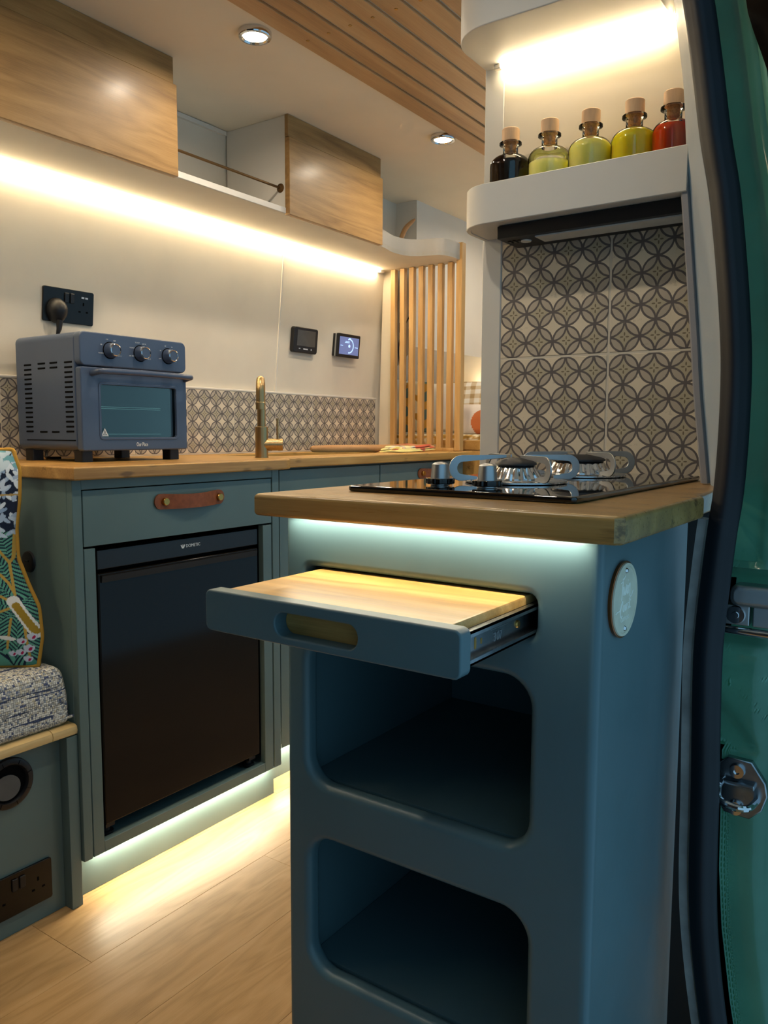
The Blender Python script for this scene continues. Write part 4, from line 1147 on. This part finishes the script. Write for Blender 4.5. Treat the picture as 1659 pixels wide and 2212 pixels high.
# ================================================================ BENCH
bn = thing('bench', 'teal painted bench box with a pale wood edge at the lower left', 'bench', (-1.68, .3, 0))
obj('front_panel', box(-1.480, -1.462, Y0, .928, 0, .372, .001, 1), m_teal, bn)
obj('corner_post', box(-1.49, -1.4365, .928, .9535, 0, .372, .002, 2), m_teal, bn)
obj('lid', box(-1.895, -1.47, Y0, .952, .372, .392), m_pine, bn)
obj('nosing', sweep([(-1.452, .898, .3835), (-1.452, .953, .3835)], [(a*1.0, b*.0115) for a, b in [(-.016, -1), (.008, -1), (.0155, -.7), (.0175, 0), (.0155, .7), (.008, 1), (-.016, 1)]]), m_pine, bn)
obj('nosing', sweep([(-1.452, Y0, .3835), (-1.452, .8965, .3835)], [(a*1.0, b*.0115) for a, b in [(-.016, -1), (.008, -1), (.0155, -.7), (.0175, 0), (.0155, .7), (.008, 1), (-.016, 1)]]), m_pine, bn)
# air vent
vt = thing('heater_vent', 'round black heater outlet in the bench front', 'vent', (-1.455, .815, .262))
vc = (-1.462, .8145, .312)
obj('flange', lathe([(.036, .0003), (.036, .004), (.039, .0085), (.046, .0085), (.050, .006), (.0515, .0)], vc, 40, 'X'), m_black, vt)
obj('duct', lathe([(.0365, .004), (.0365, .0006), (0, .0006)], vc, 32, 'X'), m_void, vt)
bm = lathe([(0, .0012), (.031, .0012), (.031, -.0012), (0, -.0012)], (0, 0, 0), 32, 'X')
xform(bm, Matrix.Translation((vc[0]+.0052, vc[1]-.005, vc[2]-.006)) @ Matrix.Rotation(math.radians(-6), 4, 'Y') @ Matrix.Scale(.78, 4, (0, 0, 1)) @ Matrix.Scale(.88, 4, (0, 1, 0)))
obj('flap', bm, plain('vent_flap', '#55524f', .55), vt)
for j in range(8):
    a = j*PI/4+.3
    b = box(.0087, .0092, -.0004, .0004, .0385, .0475)
    xform(b, Matrix.Translation(vc) @ Matrix.Rotation(a, 4, 'X')); obj('flange_notch', b, m_void, vt)
sk2, mk2 = socket('black double socket low on the bench front', (-1.46, .824, .04), lambda u, v, w_: (-1.462+w_, .8235+u, .0835+v))
# bench cushion
cu = thing('bench_cushion', 'grey and cream woven bench cushion', 'cushion', (-1.67, .3, .395))
m_weave = weave('woven_fabric', [(0, '#e6e2d8'), (.36, '#c4c1ba'), (.56, '#d2c8b0'), (.72, '#9aa0aa'), (.86, '#5d6684'), (.93, '#f0ece2')])
bm = box(-1.89, -1.445, Y0, .948, .3955, .515, .018, 4)
bmesh.ops.subdivide_edges(bm, edges=[e for e in bm.edges if e.calc_length() > .05], cuts=8, use_grid_fill=True)
for v in bm.verts:
    f = min(1, max(0, (v.co.z-.42)/.09)); v.co.x -= .012*f*f if v.co.x > -1.6 else 0
    v.co.y -= .008*f*f if v.co.y > .8 else 0
    v.co.z += .004*math.sin(v.co.y*9)*f
obj('pad', bm, m_weave, cu, smooth=60)
obj('piping', tube(smooth_path([(-1.449, Y0+.01, .411), (-1.4485, .5, .411), (-1.4485, .920, .411), (-1.453, .934, .411), (-1.464, .943, .411), (-1.49, .9445, .411), (-1.6, .9445, .411)], 4), .0035, 8), m_weave, cu)
# 12V socket on the cabinet side
rs = thing('round_socket', 'round black 12-volt socket on the teal cabinet side above the cushion', 'socket', (-1.59, .952, .698))
obj('cover', lathe([(0, -.006), (.019, -.006), (.0225, -.004), (.0235, 0)], (-1.590, .955, .720), 32, 'Y'), m_black, rs)
obj('hinge_tab', box(-1.597, -1.583, .948, .953, .7205, .7245, .001, 1), m_blackgl, rs)

# ---------------------------------------------------------------- printed throw pillow
def seg_d(P, a, b):
    a = np.array(a); b = np.array(b); d = b-a; t = np.clip(((P-a)@d)/(d@d), 0, 1); q = a+t[:, None]*d
    return np.hypot(*(P-q).T), t
def botanical(co):
    """x = right of the right edge (metres, negative to the left), z = height above the bottom"""
    P = np.stack([co[:, 0], co[:, 1]], 1); n = len(P); c = np.tile(L3('#16233a'), (n, 1))
    x, z = P[:, 0], P[:, 1]
    def ell(cx, cz, a, b, ang, col):
        ca, sa = math.cos(ang), math.sin(ang); dx, dz = x-cx, z-cz
        m = ((dx*ca+dz*sa)/a)**2+((-dx*sa+dz*ca)/b)**2 < 1; c[m] = col
    r = random.Random(3)
    br = [[(-.095, .268), (-.056, .212), (-.043, .147)], [(-.050, .275), (-.051, .222), (-.056, .212)], [(-.096, .218), (-.056, .173), (-.044, .151)], [(-.12, .20), (-.096, .182), (-.076, .154)],
          [(-.13, .18), (-.096, .161), (-.050, .135)], [(-.14, .09), (-.096, .104), (-.053, .121)], [(-.085, .106), (-.093, .071), (-.080, .031)], [(-.05, .10), (-.06, .04)], [(-.03, .12), (-.02, .02)],
          [(-.12, .03), (-.13, .09)]]
    for k in range(16):
        bx, bz = -.16-.28*r.random(), .02+.22*r.random(); br.append([(bx, bz), (bx+r.uniform(.0, .05), bz-.06)])
    fern = z < .275
    best = np.full(n, 9.0); ph = np.zeros(n); sd = np.zeros(n)
    for li in br:
        for a, b in zip(li, li[1:]):
            d, t = seg_d(P, a, b); L = math.hypot(b[0]-a[0], b[1]-a[1]); ax = np.array([(b[0]-a[0])/L, (b[1]-a[1])/L])
            al = (P-np.array(a))@ax; m = d < best
            best[m] = d[m]; ph[m] = (al[m]-d[m]*.9)/.0082
    m = fern & ((ph % 1) < .56); c[m] = L3('#63a48e'); c[m & ((np.floor(ph) % 3) == 0)] = L3('#4d8f7e')
    for li in br:
        for a, b in zip(li, li[1:]):
            d, t = seg_d(P, a, b); c[fern & (d < .0024)] = L3('#bf9a48')
    up = z >= .262
    for k in range(520):
        cx, cz = -r.random()*.44, .262+r.random()*.16; ang = r.choice([.6, 1.0, 2.1, 2.5, 1.57])+r.uniform(-.2, .2)
        col = L3(r.choice(['#a9bdd6', '#c4d3e4', '#8fa8c8', '#dbe6f0']))
        ca, sa = math.cos(ang), math.sin(ang); dx, dz = x-cx, z-cz
        m = up & (((dx*ca+dz*sa)/.0095)**2+((-dx*sa+dz*ca)/.0036)**2 < 1); c[m] = col
    for k in range(70):
        cx, cz = -r.random()*.44, .405+r.random()*.035; ell(cx, cz, .014, .007, r.uniform(0, 3), L3(r.choice(['#9fc0d2', '#c8dbe6', '#6fa8b4'])))
    d, t = seg_d(P, (-.3, .335), (0.0, .352)); c[d < .0018] = L3('#b0935a')
    for k in range(9):
        t = k/8; ell(-.046+.040*t, .135-.066*t, .012, .0105, 0, L3('#eceae6'))
    for k in range(9):
        t = k/8; ell(-.041+.033*t, .126-.054*t, .0075, .0066, 0, L3('#a5852c'))
    for (cx, cz, s_) in ((-.014, .057, .9), (-.033, .049, .8), (-.021, .033, 1), (-.051, .024, .7), (-.036, .026, .8), (-.024, .011, .8)):
        for q in range(3):
            a = .7+q*.75; ell(cx+.005*math.cos(a), cz+.005*math.sin(a), .0085*s_, .0055*s_, a, L3('#cfd4e2'))
        ell(cx+.003, cz+.003, .0046*s_, .003*s_, .9, L3('#b0194f'))
    ell(-.060, .061, .018, .0042, -.2, L3('#e8e6e2'))
    return c
PWD, PHT = .44, .44
bm = bmesh.new(); n = 300; sides = []
def pil(u, v):
    k = max(0, (1-u*u)*(1-v*v)); t = k**.40
    return t
for s in (1, -1):
    g = []
    nn = n
    for i in range(nn+1):
        row = []
        for j in range(nn+1):
            u, v = 1-2*(1-i/nn)**1.7, j/nn*2-1
            t = pil(u, v)*.050
            # soft irregular outline: pinched waist on the right edge
            zc = (v+1)/2*PHT
            edge = np.interp(zc, [0, .06, .12, .17, .22, .28, .34, .40, .44], [-.008, .0, -.006, -.028, -.047, -.050, -.044, -.043, -.056])
            px = -PWD+(u+1)/2*(PWD+edge)
            pz = zc+.006*math.sin(u*4)*(1-abs(v))
            row.append(bm.verts.new((px, pz, s*t)))
        g.append(row)
    sides.append(g)
for q, g in enumerate(sides):
    for i in range(n):
        for j in range(n):
            f = (g[i][j], g[i+1][j], g[i+1][j+1], g[i][j+1]); bm.faces.new(f if q == 0 else f[::-1])
bmesh.ops.remove_doubles(bm, verts=bm.verts, dist=1e-6)
me = colour_mesh(bm, botanical)
rim = []
for v in np.linspace(0, 1, 40): rim.append((float(np.interp(v*PHT, [0, .06, .12, .17, .22, .28, .34, .40, .44], [-.008, .0, -.006, -.028, -.047, -.050, -.044, -.043, -.056])), v*PHT, 0))
rim = rim+[(-PWD+(PWD-.056)*(1-t), PHT, 0) for t in np.linspace(.05, 1, 14)]
rim = [(-PWD+(PWD-.008)*t, 0, 0) for t in np.linspace(0, .97, 14)]+rim
pp = tube(smooth_path(rim, 2), .0048, 8, up=(0, 0, 1))
# stand it up: local x -> world X, local y -> up, local z -> towards the camera (-Y)
Tm = Matrix.Translation((-1.487, .912, .521)) @ Matrix.Rotation(math.radians(38), 4, 'Z') @ Matrix.Rotation(math.radians(-5), 4, 'X') @ Matrix(((1, 0, 0, 0), (0, 0, -1, 0), (0, 1, 0, 0), (0, 0, 0, 1)))
me.transform(Tm); xform(pp, Tm)
tpl = thing('throw_pillow', 'botanical printed throw pillow with mustard piping leaning on the cabinet', 'pillow', (-1.7, .90, .507))
obj('cover', me, m_print, tpl, smooth=80)
obj('piping', pp, m_piping, tpl, smooth=60)
